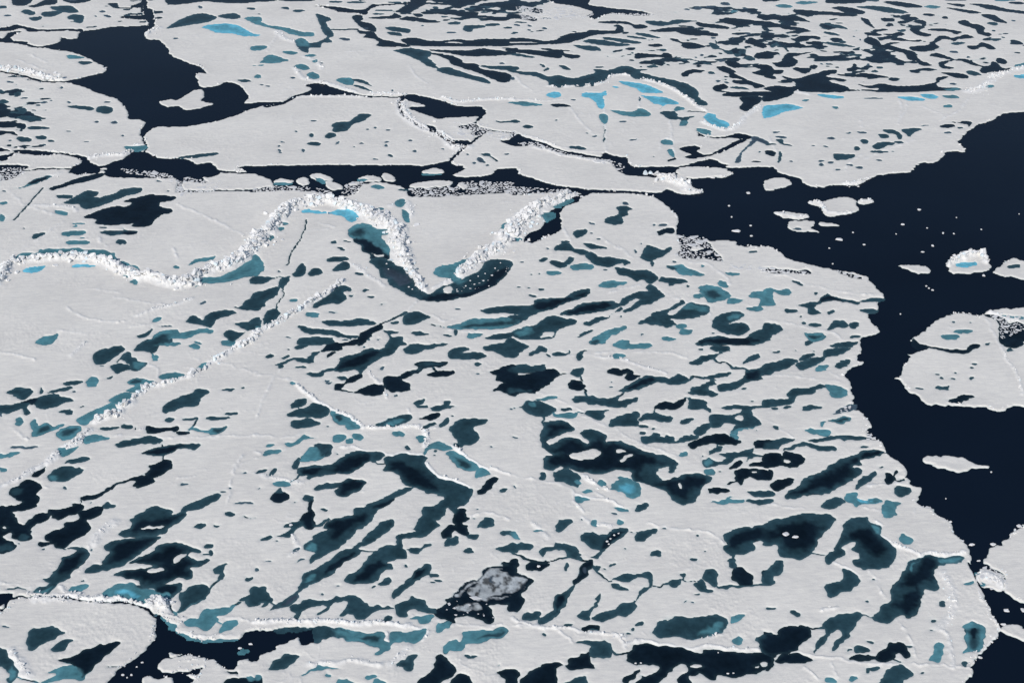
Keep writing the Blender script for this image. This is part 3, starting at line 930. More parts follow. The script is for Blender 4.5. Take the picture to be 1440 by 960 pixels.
m 290,475 300,450 350,440 420,420 465,425 460,455 400,462 330,448
t 340,446 420,425 462,430 450,452 400,458
m 210,500 250,492 340,500 340,530 270,522
t 225,560 240,545 320,540 400,530 500,530 560,540 550,552 400,552 320,565
t -10,570 60,550 150,545 120,565 70,590 30,608 -10,605
t 85,615 110,598 190,565 240,575 370,595 370,612 300,612 240,595 180,585 130,610
d -10,630 60,625 80,640 90,620 150,625 200,650 195,680 140,705 60,700 -10,710
i 90,665 115,660 125,675 95,680
D 12,745,18,22
d 20,800 60,780 110,765 145,770 140,790 90,830 30,828
t 100,865 130,840 190,800 190,775 260,755 330,715 330,705 400,670 470,640 520,620 600,610 670,625 640,640 580,655 520,660 525,690 480,690 470,705 520,715 515,750 460,780 400,820 330,850 230,860 170,885 110,888
d 120,865 200,820 240,780 330,740 420,690 500,650 500,680 460,700 480,740 400,800 300,835 200,855
d 520,655 560,622 640,622 600,645
t 495,830 520,780 560,745 610,738 600,765 540,810
D 685,772,36,22 722,735,12,10
c 4 720,740 720,780 765,775
T 640,711,12,5 540,592,18,5
t 710,830 730,815 790,822 798,850 760,872 725,865
m 430,890 450,860 495,850 500,885 560,890 610,878 635,890 600,910 540,915 500,935 470,905
t 300,925 330,890 390,872 430,890 400,925 340,938
m 650,900 700,895 745,905 720,930 720,975 650,975
b 500,890 560,892 600,895 540,910
T 1160,126,16,6 975,205,14,9 1140,205,12,8 1145,150,14,4 1055,180,10,4 950,184,10,4 1040,211,14,3 848,264,18,5 1235,12,14,6 1360,50,22,8
t 945,265 1000,250 1025,255 980,272
d 1010,335 1060,312 1110,300 1165,312 1120,325 1090,345 1040,345
D 1385,15,60,22
d 820,-10 850,10 900,25 960,35 1020,45 1120,45 1140,15 1200,20 1170,45 1110,70 1030,65 960,45 900,40 840,45 810,20
n 865,670 900,650 980,645 1060,648 1120,660 1160,685 1240,700 1235,712 1160,712 1080,735 1020,725 940,705
I 1255,735,7,6 1000,885,5,4
j 540,500 590,510 610,560 550,560
s 560,490 600,500 630,555 560,545
j 820,940 880,920 925,940 900,965
k 18,0.8 1010,345 1080,355
k 20,0.5 1300,0 1340,100 1400,180 1430,300
r 0,440 80,500 140,540
r 340,170 420,220
r 550,940 640,950
r 0,190 150,200 400,230
r 560,820 700,800 800,790
r 0,920 200,940
@ 0 720
d -10,-20 60,-10 90,20 100,60 130,75 170,40 200,15 250,5 280,25 260,45 210,60 170,100 180,140 150,158 100,150 65,140 60,115 20,130 30,160 80,170 95,190 60,215 -10,225 -10,90 30,95 20,80 -10,80
t 60,170 95,190 60,215 -10,225 -10,190
t 110,120 175,130 150,155 100,148
d 270,-10 440,-10 430,10 380,25 330,40 290,20
d 255,140 300,110 360,85 365,60 440,40 440,0 575,-20 540,30 480,55 505,80 490,110 430,150 370,190 330,195 300,180 250,190 210,185 230,165 280,165
t 320,195 400,200 460,200 505,235 480,270 430,310 390,340 400,360 340,400 290,440 250,465 210,445 110,435 35,445 50,430 120,430 180,440 230,420 290,395 240,378 290,360 300,335 320,320 345,285 345,260 400,235 430,215
d 340,290 400,240 460,220 480,250 400,320 340,350
m 200,440 250,425 300,410 280,440 250,462
G 248,210,9,6 108,172,6,3 28,647,16,6 870,577,8,4 510,210,5,5
t 660,130 720,95 740,70 730,45 780,10 860,-10 960,-10 960,15 1030,-5 1050,20 980,70 930,110 860,135 780,135 720,140
d 740,110 780,50 940,40 1020,10 960,70 880,110
i 785,90 830,80 925,78 900,92 830,97
t 470,335 520,295 580,290 580,270 620,225 590,210 600,185 650,158 740,145 800,135 890,135 905,148 860,175 780,240 700,295 620,320 540,340
d 620,210 660,165 860,150 800,210 700,270 600,300 600,270 640,230
t 735,290 780,260 870,220 880,190 930,180 1000,165 1060,190 1080,200 1130,210 1130,230 1070,230 1060,250 1120,270 1170,260 1160,280 1110,305 1060,315 1090,350 1070,375 990,380 930,400 1030,408 1015,450 960,490 900,480 880,440 860,430 800,405 780,380 700,365 640,360 650,345 720,325 800,320 870,300 800,290
d 760,285 880,230 930,190 1000,180 1050,205 1040,250 1090,275 1140,275 1090,300 1040,310 1060,350 1000,370 900,390 820,390 780,365 680,355 780,325 880,310 900,290 830,280
d 900,410 1000,415 990,450 940,470 900,450
i 970,285 1000,245 1050,225 1050,240 1010,275 985,292
i 830,330 870,310 925,305 930,325 870,342
m 570,465 620,420 680,398 760,400 840,435 880,445 870,470 820,490 810,508 740,500 650,478
t 760,410 800,405 860,430 820,430
b 640,450 720,430 800,460 740,480
m 870,440 960,460 950,490 890,470
T 1180,188,26,10,-10 1185,228,16,18 1160,242,18,4 465,389,14,5 1120,79,42,9,-25 1222,72,18,5 1300,8,36,10,10 1405,373,22,10,-35
t 1195,330 1215,305 1280,280 1260,305 1260,340 1260,370 1235,368 1245,345 1210,348
c 7 1240,370 1180,430
t 1005,485 1030,440 1100,408 1160,405 1180,430 1160,480 1100,515 1060,535 1020,565 1000,560 1020,520
m 1010,560 1050,530 1110,500 1150,480 1090,515 1050,540
c 6 900,480 960,520 960,550 1000,570
m 385,445 410,420 495,405 480,430 430,455
m 1040,625 1060,600 1120,590 1150,555 1250,540 1310,540 1280,565 1220,590 1230,620 1160,660 1090,650 1055,640
c 9 1300,545 1345,500
t 1345,490 1370,470 1400,460 1410,430 1450,420 1450,520 1400,525 1380,500
m 1230,675 1240,640 1290,612 1335,625 1320,650 1260,672
c 4 1220,620 1240,632
c 3 1370,30 1440,28
s -10,465 65,460 60,490 30,515 -10,530
t 145,720 180,665 240,650 310,650 360,675 320,705 240,745 190,775 140,765
t 280,775 320,735 370,712 410,720 360,770 320,782
d 320,840 380,820 430,790 520,755 600,730 650,730 670,745 610,800 540,860 480,920 450,930 460,900 400,860
m 275,900 310,885 380,865 460,880 470,940 400,945 300,950 230,970 200,965 320,915
t -10,760 30,765 50,800 60,840 100,890 100,930 60,965 40,950 60,920 20,870 -10,870
m 50,870 90,890 95,925 60,955
c 6 100,930 180,945 230,965
x 9 -10,550 40,530 70,485 300,482 520,500 650,505 740,520 810,528 870,572 900,592
s 600,975 650,900 660,885 720,850 790,800 860,720 880,640 890,590 920,590 940,620 1000,625 985,665 1060,700 1170,715 1260,720 1340,712 1380,680 1450,690 1450,830 1400,820 1340,840 1330,870 1270,880 1240,860 1160,820 1080,810 960,815 900,840 890,880 960,895 1040,890 1130,875 1130,900 1040,915 1080,930 1090,990 980,990 970,940 900,935 860,930 800,935 780,990
m 985,665 1060,698 1170,713 1260,718 1340,710 1300,725 1170,728 1050,712
m 1000,625 940,615 900,590 950,640 985,660
c 4 610,862 680,865
n 945,800 1000,788 1020,800 960,810
d 1265,895 1330,885 1345,920 1330,905
d 1270,940 1340,935 1400,940 1450,920 1450,985 1270,985
M 1375,785,28,14 1410,935,20,14
I 800,845,9,5 690,915,12,7 740,915,9,6 1350,765,13,8 1410,742,14,6 770,870,6,4 830,925,7,4 1060,800,7,4 1120,810,7,4 715,930,6,5
k 50,0.9 200,490 280,490 420,480 500,490 600,495
k 36,0.9 600,490 800,510
k 70,1.4 830,520 890,505 940,545
k 16,0.7 950,580 1040,600
k 60,0.7 60,780 110,850 160,920
k 60,0.6 650,60 560,120 530,180
k 30,0.7 340,430 430,460
r 0,400 100,410
r 930,580 1000,600 1040,610
r 980,670 1100,690 1200,700 1350,690
r 1130,530 1120,560
r 500,190 500,260 450,330
r 1190,600 1240,590 1400,620
@ 360 720
t 125,135 160,120 200,95 150,80 180,60 250,45 290,20 300,-10 320,0 325,60 380,50 410,35 410,45 370,70 320,75 290,95 260,80 230,105 190,140 150,140
I 195,72,13,12
d 250,30 320,-15 325,80 285,95 270,60
t 260,200 310,155 350,120 410,98 380,85 420,45 480,28 540,20 560,-20 680,-20 650,40 560,110 480,190 400,240 340,270 300,295 310,260 340,225 300,215
d 420,60 540,30 620,10 600,60 500,120 430,160 420,110 400,90
m 270,205 320,170 340,190 330,215
t 550,195 600,160 640,110 700,60 750,42 780,50 760,85 700,135 640,175 580,200 620,215 680,222 710,200 790,180 785,135 820,120 900,115 890,90 910,70 905,35 940,10 940,-20 1050,-20 1010,30 1030,75 990,105 940,135 860,145 820,165 835,210 850,260 820,265 735,270 770,295 770,320 710,340 680,380 620,405 540,400 500,385 510,360 560,335 600,300 640,250 660,230 600,225 550,250 480,290 420,355 340,390 280,415 250,440 230,490 200,515 140,535 90,555 80,550 160,495 220,455 255,400 270,355 300,330 360,310 400,275 480,225
d 560,380 620,310 700,280 740,300 680,340 620,385
d 380,350 430,290 520,240 560,225 500,275 430,335
m 270,400 300,350 350,340 330,375
g 90,552 160,500 230,460 240,480 200,510 130,535
t -10,430 50,420 65,450 90,500 60,525 30,530 40,505 -10,520
c 6 80,510 110,530
t 190,540 200,520 260,500 340,490 420,490 440,470 480,480 530,463 580,475 620,510 650,525 700,525 790,540 700,545 640,570 610,605 570,600 545,570 510,570 470,585 465,570 505,540 510,500 460,500 420,525 370,575 345,575 380,545 400,520 340,525 280,540 250,560 235,595 220,590 225,560 195,550
t 790,545 800,515 860,500 880,475 900,485 950,500 970,540 1010,545 1000,570 950,560 900,545 865,545 850,580 800,575
m 870,595 930,585 1000,580 980,610 930,625 910,610
m 1005,665 1030,625 1100,620 1080,650 1020,678
T 743,598,32,16,-20
c 5 840,213 870,208
t 860,210 880,192 930,200 960,172 990,180 940,205 900,232 865,225
t 770,460 800,420 850,385 900,320 960,288 988,295 980,340 930,375 880,400 820,455 780,475
D 915,345,50,22,-45
t 980,340 1030,352 990,362
T 1020,383,24,7 990,398,14,4 849,298,11,8 660,417,16,5,-30 62,152,36,12,-12
t 685,400 720,380 760,372 755,400 720,410
d 1040,150 1045,110 1085,70 1120,80 1100,40 1140,-10 1185,-10 1180,30 1200,40 1160,60 1195,80 1190,130 1140,120 1115,105 1095,140 1060,155
t 1055,190 1070,155 1120,143 1145,155 1130,180 1080,190
T 1220,132,36,15 1195,217,34,10 1415,115,32,14 1207,808,28,12
t 1250,80 1280,45 1320,28 1340,70 1290,85
t 1350,205 1400,185 1450,180 1450,225 1400,225
G 373,454,9,6 225,210,14,7 255,269,16,5 115,171,8,3 65,276,16,4 1230,41,10,4 460,412,10,5 5,324,12,5 1365,867,7,3
d 1000,570 1060,510 1120,450 1170,400 1260,365 1280,325 1350,300 1420,285 1450,290 1450,500 1360,510 1310,520 1345,570 1345,610 1310,630 1260,600 1190,580 1130,600 1120,625 1060,610
f 1184,441 1231,410 1278,370 1317,339 1372,323 1434,339 1497,370 1517,394 1481,433 1434,449 1356,464 1262,492 1207,472
f 1121,535 1184,515 1246,511 1270,543 1199,554 1137,551
f 1113,464 1160,433 1215,394 1278,359 1309,323 1387,308 1340,335 1290,372 1230,402 1175,436 1140,480
f 1278,484 1372,472 1458,462 1372,482 1280,494
g 1305,390 1325,360 1350,355 1330,385 1345,405 1320,400
g 1400,440 1425,395 1450,380 1490,378 1500,395 1440,430
G 1360,410,8,16,30 1262,440,10,14 1150,470,10,8 1215,520,12,5
y 1060,540 1160,450 1300,480 1340,600 1120,600
s -10,690 60,665 150,650 250,647 350,650 430,690 370,725 300,740 250,745 230,705 190,720 110,760 100,775 0,810 -10,815
t 100,660 150,652 250,649 340,650 260,665 150,675
t 330,646 420,652 480,660 560,690 500,715 430,700 370,725 330,730
m 440,655 600,675 710,680 720,720 740,735 760,685 850,670 950,660 940,700 900,735 830,725 770,735 750,765 680,800 660,795 690,755 620,740 540,725 440,700
t 560,700 640,690 700,700 690,730 620,720
m 1040,775 1070,740 1110,712 1150,730 1160,690 1200,670 1280,660 1410,655 1410,690 1340,710 1260,740 1190,745 1175,770 1110,775 1060,790
t 1230,710 1300,680 1400,670 1400,690 1300,715
d 1020,795 1050,800 1110,850 1110,915 1060,940 1000,985 900,985 960,915 1000,880 1010,850
d 1080,965 1130,915 1200,920 1215,985 1080,985
d 1355,905 1450,895 1450,985 1400,940
t 70,875 100,845 140,820 150,800 235,790 235,810 200,850 150,885 90,895
m 260,915 330,880 350,858 400,878 465,882 400,890 330,895 270,918
M 405,922,18,8 10,927,20,16 655,922,36,10
m 465,950 500,940 600,965 460,975
m 650,975 690,935 760,975
t 790,855 830,840 880,810 900,815 885,870 850,885 800,870
k 34,0.9 -10,625 80,615 200,622 400,615 600,630 720,620
k 40,1.0 720,620 820,640 860,630
k 26,0.8 860,640 960,680 940,720
k 30,0.5 200,120 230,210 200,240
k 26,0.7 740,690 740,725
k 40,0.6 300,860 420,850 560,840 700,860
k 50,0.5 860,760 820,810 760,860
r 1120,630 1200,640 1380,640
r 940,640 1040,600
r 1200,40 1300,0 1430,50
r 0,610 60,620
@ 720 720
d -10,310 20,330 60,355 125,380 100,415 50,455 65,500 30,560 -10,555 -10,440 60,400 70,375 -10,350
f -10,370 50,365 75,385 60,410 -10,450
t -10,180 60,165 120,185 100,205 40,210 -10,225
M 15,125,28,16,30 150,104,24,7 465,65,18,20,-20 605,55,18,20,30 460,655,24,12
t 240,85 260,55 300,40 340,45 320,75 280,108 250,105
t 150,235 170,205 230,195 240,170 290,170 330,185 370,205 375,235 395,245 370,262 310,255 300,220 250,210 190,225 170,250
c 9 0,235 60,250 120,268 200,275 290,262 370,262 420,275
d 80,320 100,275 200,285 210,300 170,330 120,325
D 15,285,26,22
I 150,305,14,8
d 340,410 370,350 400,290 450,272 460,290 430,340 400,375 360,415
g 395,330 415,310 430,325 405,350
t 230,530 240,480 290,455 330,430 355,415 320,480 280,550 230,600 170,632 140,625 160,595 225,560
d 240,510 260,470 300,465 290,520 255,560
t 60,600 70,560 150,555 160,595 130,610
T 303,310,22,12,-60 612,427,40,15,15 527,319,10,4 572,293,20,10,-25 815,232,36,14 1043,129,12,4 1088,220,8,3 1028,272,18,7 636,200,8,4 387,38,6,5
t 385,150 400,125 450,112 490,130 550,115 570,95 650,92 655,105 600,160 540,195 510,225 480,260 450,250 500,215 440,200 410,175
d 505,200 520,150 570,115 640,105 590,155 540,195
I 535,165,9,6 555,150,8,5 575,130,8,5 545,180,7,5 600,120,7,4
c 4 650,105 705,120
t 700,165 705,120 760,105 800,88 825,100 780,130 740,160
c 6 450,300 500,350 540,385 570,385
t 450,310 495,295 490,320 465,322
t 570,375 620,355 690,345 780,340 788,400 770,415 770,375 700,365 660,390 600,388
c 6 790,410 850,415 890,400
t 885,405 900,385 960,378 935,415 900,418
t 940,350 960,338 980,345 970,365
c 5 965,365 970,385 1030,392 1080,375
t 715,440 760,420 750,440 730,465 700,500 715,470
c 5 700,495 685,510
c 5 775,410 750,425
t 445,600 490,565 560,548 640,512 685,505 690,540 650,580 600,585 560,600 490,610
t 360,580 385,560 440,545 480,500 470,480 495,455 500,460 485,510 450,560 430,605 390,595
t 1185,135 1230,100 1300,80 1360,85 1450,75 1450,185 1400,160 1350,175 1365,210 1320,235 1250,240 1200,225 1190,200 1215,175
d 1215,140 1300,100 1450,95 1450,150 1330,160 1230,200
c 12 1255,235 1245,300
T 1240,290,22,28 1240,270,24,14
d 1225,345 1250,310 1290,305 1330,340 1360,375 1350,410 1290,415 1250,380
t 1150,425 1190,410 1260,405 1340,410 1450,385 1450,405 1350,418 1250,425
t 1075,375 1085,330 1110,315 1145,320 1155,370 1145,415 1100,395
c 5 1145,410 1160,425
t 1030,410 1060,380 1090,400 1085,425 1125,435 1100,452 1060,445 1040,430
T 1040,460,20,4
D 1425,345,20,26
t 795,655 830,620 900,590 1000,595 1060,580 1150,580 1205,600 1210,640 1180,670 1100,695 1010,718 920,700 830,712 800,690
m 1080,640 1160,610 1205,640 1160,680 1060,700 1030,690
t 1100,620 1150,600 1180,610 1120,650
m 1235,615 1240,580 1300,570 1295,595
M 1270,717,32,20,-15
T 315,633,30,9 715,627,18,11 678,654,12,7 655,677,12,4 182,684,12,10,-30
G 1018,509,12,4 980,503,6,3 860,88,14,4 570,5,24,5
t 1360,720 1400,700 1450,680 1450,800 1400,790 1395,740
d 390,665 400,645 440,640 485,645 480,665 430,665 415,680
t 365,735 440,725 520,728 565,750 560,800 520,820 440,815 430,790 440,760
d 430,790 440,830 475,880 400,880 330,890 300,860 250,880 265,950 260,990 50,990 90,900 150,860 250,838 290,858 320,855 330,820 390,795
c 9 565,775 600,795 650,795
t 300,965 350,940 420,930 410,985
d -10,900 45,900 20,985 -10,985
d 645,800 680,760 700,735 760,742 850,750 890,755 960,760 1030,785 1120,775 1250,785 1400,795 1450,800 1450,870 1390,900 1300,918 1240,925 1160,905 1150,935 1100,930 1050,910 1000,930 980,985 700,990 720,930 800,910 830,870 800,855 720,862 690,845 660,830
d 620,940 680,900 720,880 710,905 660,950 640,965
d 720,980 780,920 850,880 950,840 880,900 820,985
i 1000,860 1030,848 1070,855 1060,875 1010,875
i 1360,865 1390,860 1385,872
i 1400,855 1440,850 1440,870 1410,868
i 830,975 880,900 940,855 980,860 980,895 930,940 925,985
I 695,850,9,5 725,848,7,4 1215,908,10,4 1245,905,7,4 1160,790,5,3
k 24,0.7 0,610 120,640 300,660 500,690 640,700
k 20,0.7 640,740 700,720 850,740 1000,770 1100,760 1400,780
k 30,0.6 400,30 460,70 560,80
k 30,0.5 120,60 200,150
k 16,0.5 1000,725 1100,700 1180,690
r 260,670 340,740
r 0,640 200,650
r 760,60 900,90 1100,110 1190,170
r 560,680 620,720 640,760
@ 1080 720
t -10,70 40,45 160,20 260,10 370,30 350,75 300,140 250,230 200,265 100,255 60,240 45,180 -10,185
d 0,100 200,60 300,80 260,180 160,220 80,200 50,150 0,160
I 100,124,26,15 155,140,24,11
c 5 250,235 310,242 350,240
t 330,245 380,200 410,120 430,90 425,65 480,32 550,28 570,60 640,85 630,125 700,185 722,230 700,290 650,322 560,320 475,290 510,255 505,225 475,215 490,170 420,200 435,230 380,270 360,290 335,285
d 430,150 470,100 560,90 640,160 680,220 600,240 540,200 500,160
m 580,70 635,88 625,115 590,100
t -10,330 30,300 50,275 88,282 85,330 40,360 20,400 -10,405
t 320,425 340,395 415,380 420,325 470,340 515,375 510,410 450,450 410,455 370,470 340,465
m 735,155 770,128 820,160 800,185 755,175
m 640,0 700,-5 710,10 680,25
t 690,480 700,420 740,360 770,310 800,275 880,245 960,255 1040,240 1100,250 1080,275 1000,295 950,305 940,370 955,430 890,440 860,500 830,565 790,590 740,575 700,605 660,615 590,600 630,555 660,520 690,500
d 720,400 800,350 850,290 890,250 950,260 940,330 930,380 880,390 850,440 860,490 820,565 760,580 740,540 700,520 780,460 820,420 740,430
m 800,300 880,248 860,260 800,330
m 960,260 1100,250 1050,285 970,290
c 4 530,585 590,595
t 265,765 270,715 320,690 310,630 350,590 440,572 490,562 530,580 500,630 460,680 420,740 360,775 380,735 410,690 400,660 350,685 300,740
c 7 240,652 310,650
c 5 265,760 255,785
d -10,680 50,690 60,655 130,632 240,650 220,710 160,775 80,795 -10,800
d 35,830 80,795 170,800 250,828 190,850 110,845
D 5,880,14,18 5,838,12,12
t 480,780 500,760 550,758 575,775 560,795 500,795
d 455,815 490,805 560,810 620,808 650,770 690,735 740,732 780,750 800,810 770,815 740,790 710,800 700,830 640,838 600,825 500,828
c 4 700,825 745,840
t 610,985 650,925 680,880 740,852 800,890 812,915 770,940 700,985
T 590,880,42,12,-20 560,900,8,20,0 980,514,18,12 930,608,12,12 1103,845,20,12 575,723,20,8 860,901,12,6 555,497,10,7 590,382,7,6 160,573,28,12,15 15,541,24,8 920,662,12,3 550,321,14,5 795,750,14,10 455,775,14,3
M 478,935,28,14,-15 350,950,24,14 1130,395,24,10,-25 1215,400,20,9 1185,350,14,8
m 910,835 930,780 960,738 995,755 985,800 960,840 930,845
m 1090,640 1160,625 1215,640 1225,680 1200,780 1150,785 1105,795 1115,760 1100,700 1120,670
t 1110,665 1170,645 1205,670 1190,760 1140,775 1115,720
D 1160,680,20,30
n 1450,70 1440,90 1400,100 1380,120 1330,170 1260,200 1240,250 1215,285 1240,300 1300,330 1335,380 1330,440 1380,480 1440,510 1600,560 1700,100
n 1175,350 1210,325 1290,340 1330,390 1310,435 1260,428 1200,408
s 1225,450 1300,440 1370,475 1430,520 1440,560 1440,640 1400,630 1340,620 1300,625 1270,590 1240,530
n 1308,640 1380,625 1440,650 1500,700 1440,725 1360,690 1310,665
I 1145,183,20,10 1265,182,20,12 1185,274,15,4 1340,553,21,14 1432,550,14,16 1412,78,18,12 1325,632,20,9
j 1205,310 1240,300 1320,350 1340,400 1325,440 1300,440 1230,420 1180,400 1165,340
k 60,1.2 1180,350 1250,370 1310,410
k 22,0.9 630,130 700,180 800,220 870,240
k 22,0.9 870,235 1000,235 1110,230
k 50,0.5 980,340 1020,420 1040,520 1020,600 960,650
k 26,0.5 960,650 1010,700 1030,800 1040,870
k 24,0.6 300,560 390,530
k 20,0.6 600,50 640,80
k 16,0.7 1270,600 1290,680 1220,770 1150,880
r 380,290 480,340 520,370
r 560,330 600,380 660,490
r 720,600 780,680 840,830
r 140,790 380,820 600,850 1150,870
r 200,880 300,950
r 350,850 380,920
r 1180,370 1200,500
@F
s 1900,0 1600,90 1460,150 1440,157 1412,160 1395,169 1375,176 1360,186 1352,195 1346,200 1355,207 1357,214 1345,213 1330,214 1327,220 1312,229 1292,230 1280,242 1260,244 1235,247 1215,255 1205,261 1180,260 1147,263 1130,257 1125,250 1105,246 1080,239 1055,236 1035,238 1031,245 1020,249 1002,250 965,250 970,258 975,264 989,269 970,274 952,271 937,266 927,271 900,270 870,268 830,267 830,271 870,272 915,276 935,287 945,296 954,307 951,329 960,332 982,334 1000,339 1015,338 1035,340 1037,346 1080,347 1095,355 1110,365 1130,370 1175,380 1200,384 1220,390 1224,396 1240,412 1244,419 1235,423 1234,437 1220,443 1227,455 1237,465 1230,470 1210,476 1210,492 1205,505 1214,509 1200,517 1187,527 1196,537 1200,562 1202,577 1212,580 1225,600 1220,610 1240,622 1247,637 1265,650 1275,662 1271,672 1280,675 1284,684 1295,685 1294,697 1287,705 1297,711 1311,716 1317,725 1337,734 1340,749 1355,762 1364,775 1365,795 1372,807 1378,825 1387,845 1398,865 1405,880 1402,892 1385,912 1367,935 1367,947 1340,990 1250,1200 1120,1700 2200,1700 2200,0
n 1297,467 1310,457 1330,444 1355,441 1377,445 1392,437 1412,435 1440,432 1520,425 1560,600 1440,571 1422,572 1406,579 1380,572 1355,570 1337,570 1305,569 1292,557 1277,550 1265,535 1257,531 1266,529 1272,512 1282,501 1274,499 1287,496 1306,490 1287,482 1280,479
n 1018,239 1031,244 1020,249 1002,250 965,250 950,240 980,236 1000,236
x 2.5 -200,48 -20,56 10,59 35,60
x 2.5 -200,92 -5,99
x 2.5 -200,212 0,209
x 2.5 -200,226 0,223
x 2.5 -200,246 0,243
x 3 203,5 203,-10 198,-90
x 2.5 270,231 300,239 330,243 364,243
x 2.5 722,186 718,199
x 2.5 950,236 985,233 1028,238
x 8 -200,853 -12,857
x 4 -14,857 2,858
x 14 172,955 150,975 120,1080
x 10 258,962 262,1080
x 2.2 575,134 563,145 567,160 588,177 618,190 630,198 638,206
x 4 214,40 205,20 203,-10 199,-100
x 3 198,851 214,862 222,870 226,882
x 2.5 1362,792 1371,806 1380,826 1388,834
x 2.2 1382,796 1400,802 1413,812 1416,830 1410,840
x 3 1398,866 1407,882 1403,894
x 6 1430,412 1480,420 1545,420
x 2.5 376,150 392,147 402,143 414,137
x 2.4 252,260 255,267 262,269 278,269
x 16 1468,413 1542,413
"""
DEBUG = 0
IP = "ice floe"
FLOE_LABELS = [
 (600, 700, "ice_floe", IP, "huge floe full of dark teal melt ponds, crossed by tall winding ridges"),
 (1000, 60, "ice_floe", IP, "far floe riddled with black ponds, filling the top and upper right"),
 (400, 190, "ice_floe", IP, "smooth oval floe with few ponds between the two upper leads"),
 (60, 170, "ice_floe", IP, "left edge floe with black ponds below the thin white ridge"),
 (60, 85, "ice_floe", IP, "pointed tongue of ice with a white ridge, west of the black polynya"),
 (60, 20, "ice_floe", IP, "top left corner floe dotted with dark ponds"),
 (80, 228, "ice_floe", IP, "narrow strip of ice at the left edge above the brash"),
 (800, 235, "ice_floe", IP, "long pale wedge-shaped floe between two leads, rubble on its eastern tip"),
 (1380, 500, "ice_floe", IP, "large pale floe at the right edge with two small teal ponds"),
 (1425, 380, "ice_floe", IP, "small floe cut by the right edge, beside the bergy lump"),
 (1425, 800, "ice_floe", IP, "plain floe in the lower right corner, across the narrow channel"),
 (60, 870, "ice_floe", IP, "lower left corner floe with a black kidney-shaped pond"),
 (220, 955, "ice_floe", IP, "pale floe cut by the bottom edge inside the black lower lead"),
 (323, 250, "ice_floe", IP, "low grey floe at the west end of the long dark lead"),
 (1364, 372, "ice_floe", IP, "craggy white lump of ice with a turquoise hollow in open sea"),
 (1338, 652, "ice_floe", IP, "spindle-shaped white floe alone in the open sea"),
 (1177, 290, "ice_floe", IP, "squarish white floe with a rubble rim, largest of the offshore cluster"),
 (265, 143, "ice_floe", IP, "small crooked floe alone in the black polynya, upper left"),
 (1092, 259, "ice_floe", IP, "rounded floe just off the tip of the upper floe"),
 (1128, 318, "ice_floe", IP, "low floe with a grey notch, southernmost of the offshore cluster"),
 (459, 256, "ice_floe", IP, "tilted pale floe touching a teal-stained neighbour in the long lead"),
 (607, 259, "ice_floe", IP, "long flat floe along the brash, middle of the long lead"),
 (1289, 378, "ice_floe", IP, "thin white sliver with a dark slit, west of the craggy lump"),
 (1114, 303, "ice_floe", IP, "narrow white floe above the notched one, west of the square floe"),
 (515, 253, "ice_floe", IP, "arched blocky floe above the mouth of the bay in the long lead"),
 (609, 242, "ice_floe", IP, "small floe with a teal foot under the smooth oval floe"),
 (398, 256, "ice_floe", IP, "pale floe standing on turquoise ice, westernmost in the long lead"),
 (546, 250, "ice_floe", IP, "small rounded floe east of the arched blocky one"),
 (426, 256, "ice_floe", IP, "small round floe between the turquoise-footed and the tilted one"),
 (1164, 316, "ice_floe", IP, "thin pointed sliver right of the notched offshore floe"),
 (1217, 284, "ice_floe", IP, "small white bit touching the east side of the squarish floe"),
 (651, 262, "ice_floe", IP, "tiny floe at the east end of the brash-lined flat floe"),
 (980, 350, "ice_floe", IP, "flat slab lying in the shore rubble patch"),
 (1012, 243, "ice_floe", IP, "flat tapering floe at the mouth of the upper leads"),
 (1393, 812, "ice_floe", IP, "heap of white and turquoise rubble jammed between two floes, lower right"),
 (1425, 890, "ice_floe", IP, "small floe at the right edge below the black pool"),
 (621, 173, "ice_floe", IP, "triangular floe with rubble on its rim, east of the smooth oval floe"),
 (498, 258, "ice_floe", IP, "tiny flat floe between the tilted and the arched one"),
 (293, 117, "ice_floe", IP, "little angular floe at the polynya's east shore"),
]
PIECE_LABELS = {
 (1181, 337): "brightest white lump alone in the sea south of the offshore cluster",
 (1036, 325): "flat white piece just off the tip of the great floe's north shore",
 (1052, 272): "small white piece between the rounded floe and the rubble tail",
 (798, 270): "flat white piece in the brash at the narrow end of the long lead",
 (1292, 295): "northernmost white lump in the middle of the open sea",
 (1269, 316): "white lump south-west of the northernmost one in the open sea",
 (1311, 346): "white lump north of the slit sliver in the open sea",
 (1383, 388): "small white bit just under the craggy lump",
 (409, 738): "round white lump in a small pond, lower left of centre",
 (758, 796): "white lump in the black pool right of the frozen grey pond",
 (1105, 751): "larger of two white lumps in the big dark pond, lower right",
 (1119, 755): "smaller of two white lumps in the big dark pond, lower right",
 (1366, 766): "white lump in the narrow channel, close to the great floe",
 (1396, 766): "white lump in the narrow channel, close to the corner floe",
 (1376, 788): "thin white piece in the narrowest part of the channel",
 (1415, 858): "white lump in the middle of the black pool, lower right",
 (1438, 858): "white lump cut by the right edge at the black pool",
 (1433, 740): "white lump at the northern tip of the lower right floe",
 (1411, 878): "flat white piece at the south end of the black pool",
 (338, 911): "white lump by the grey-blue sunken ice in the lower lead",
 (352, 906): "easternmost white lump in the lower lead",
 (1394, 664): "crumb off the pointed end of the spindle floe",
}
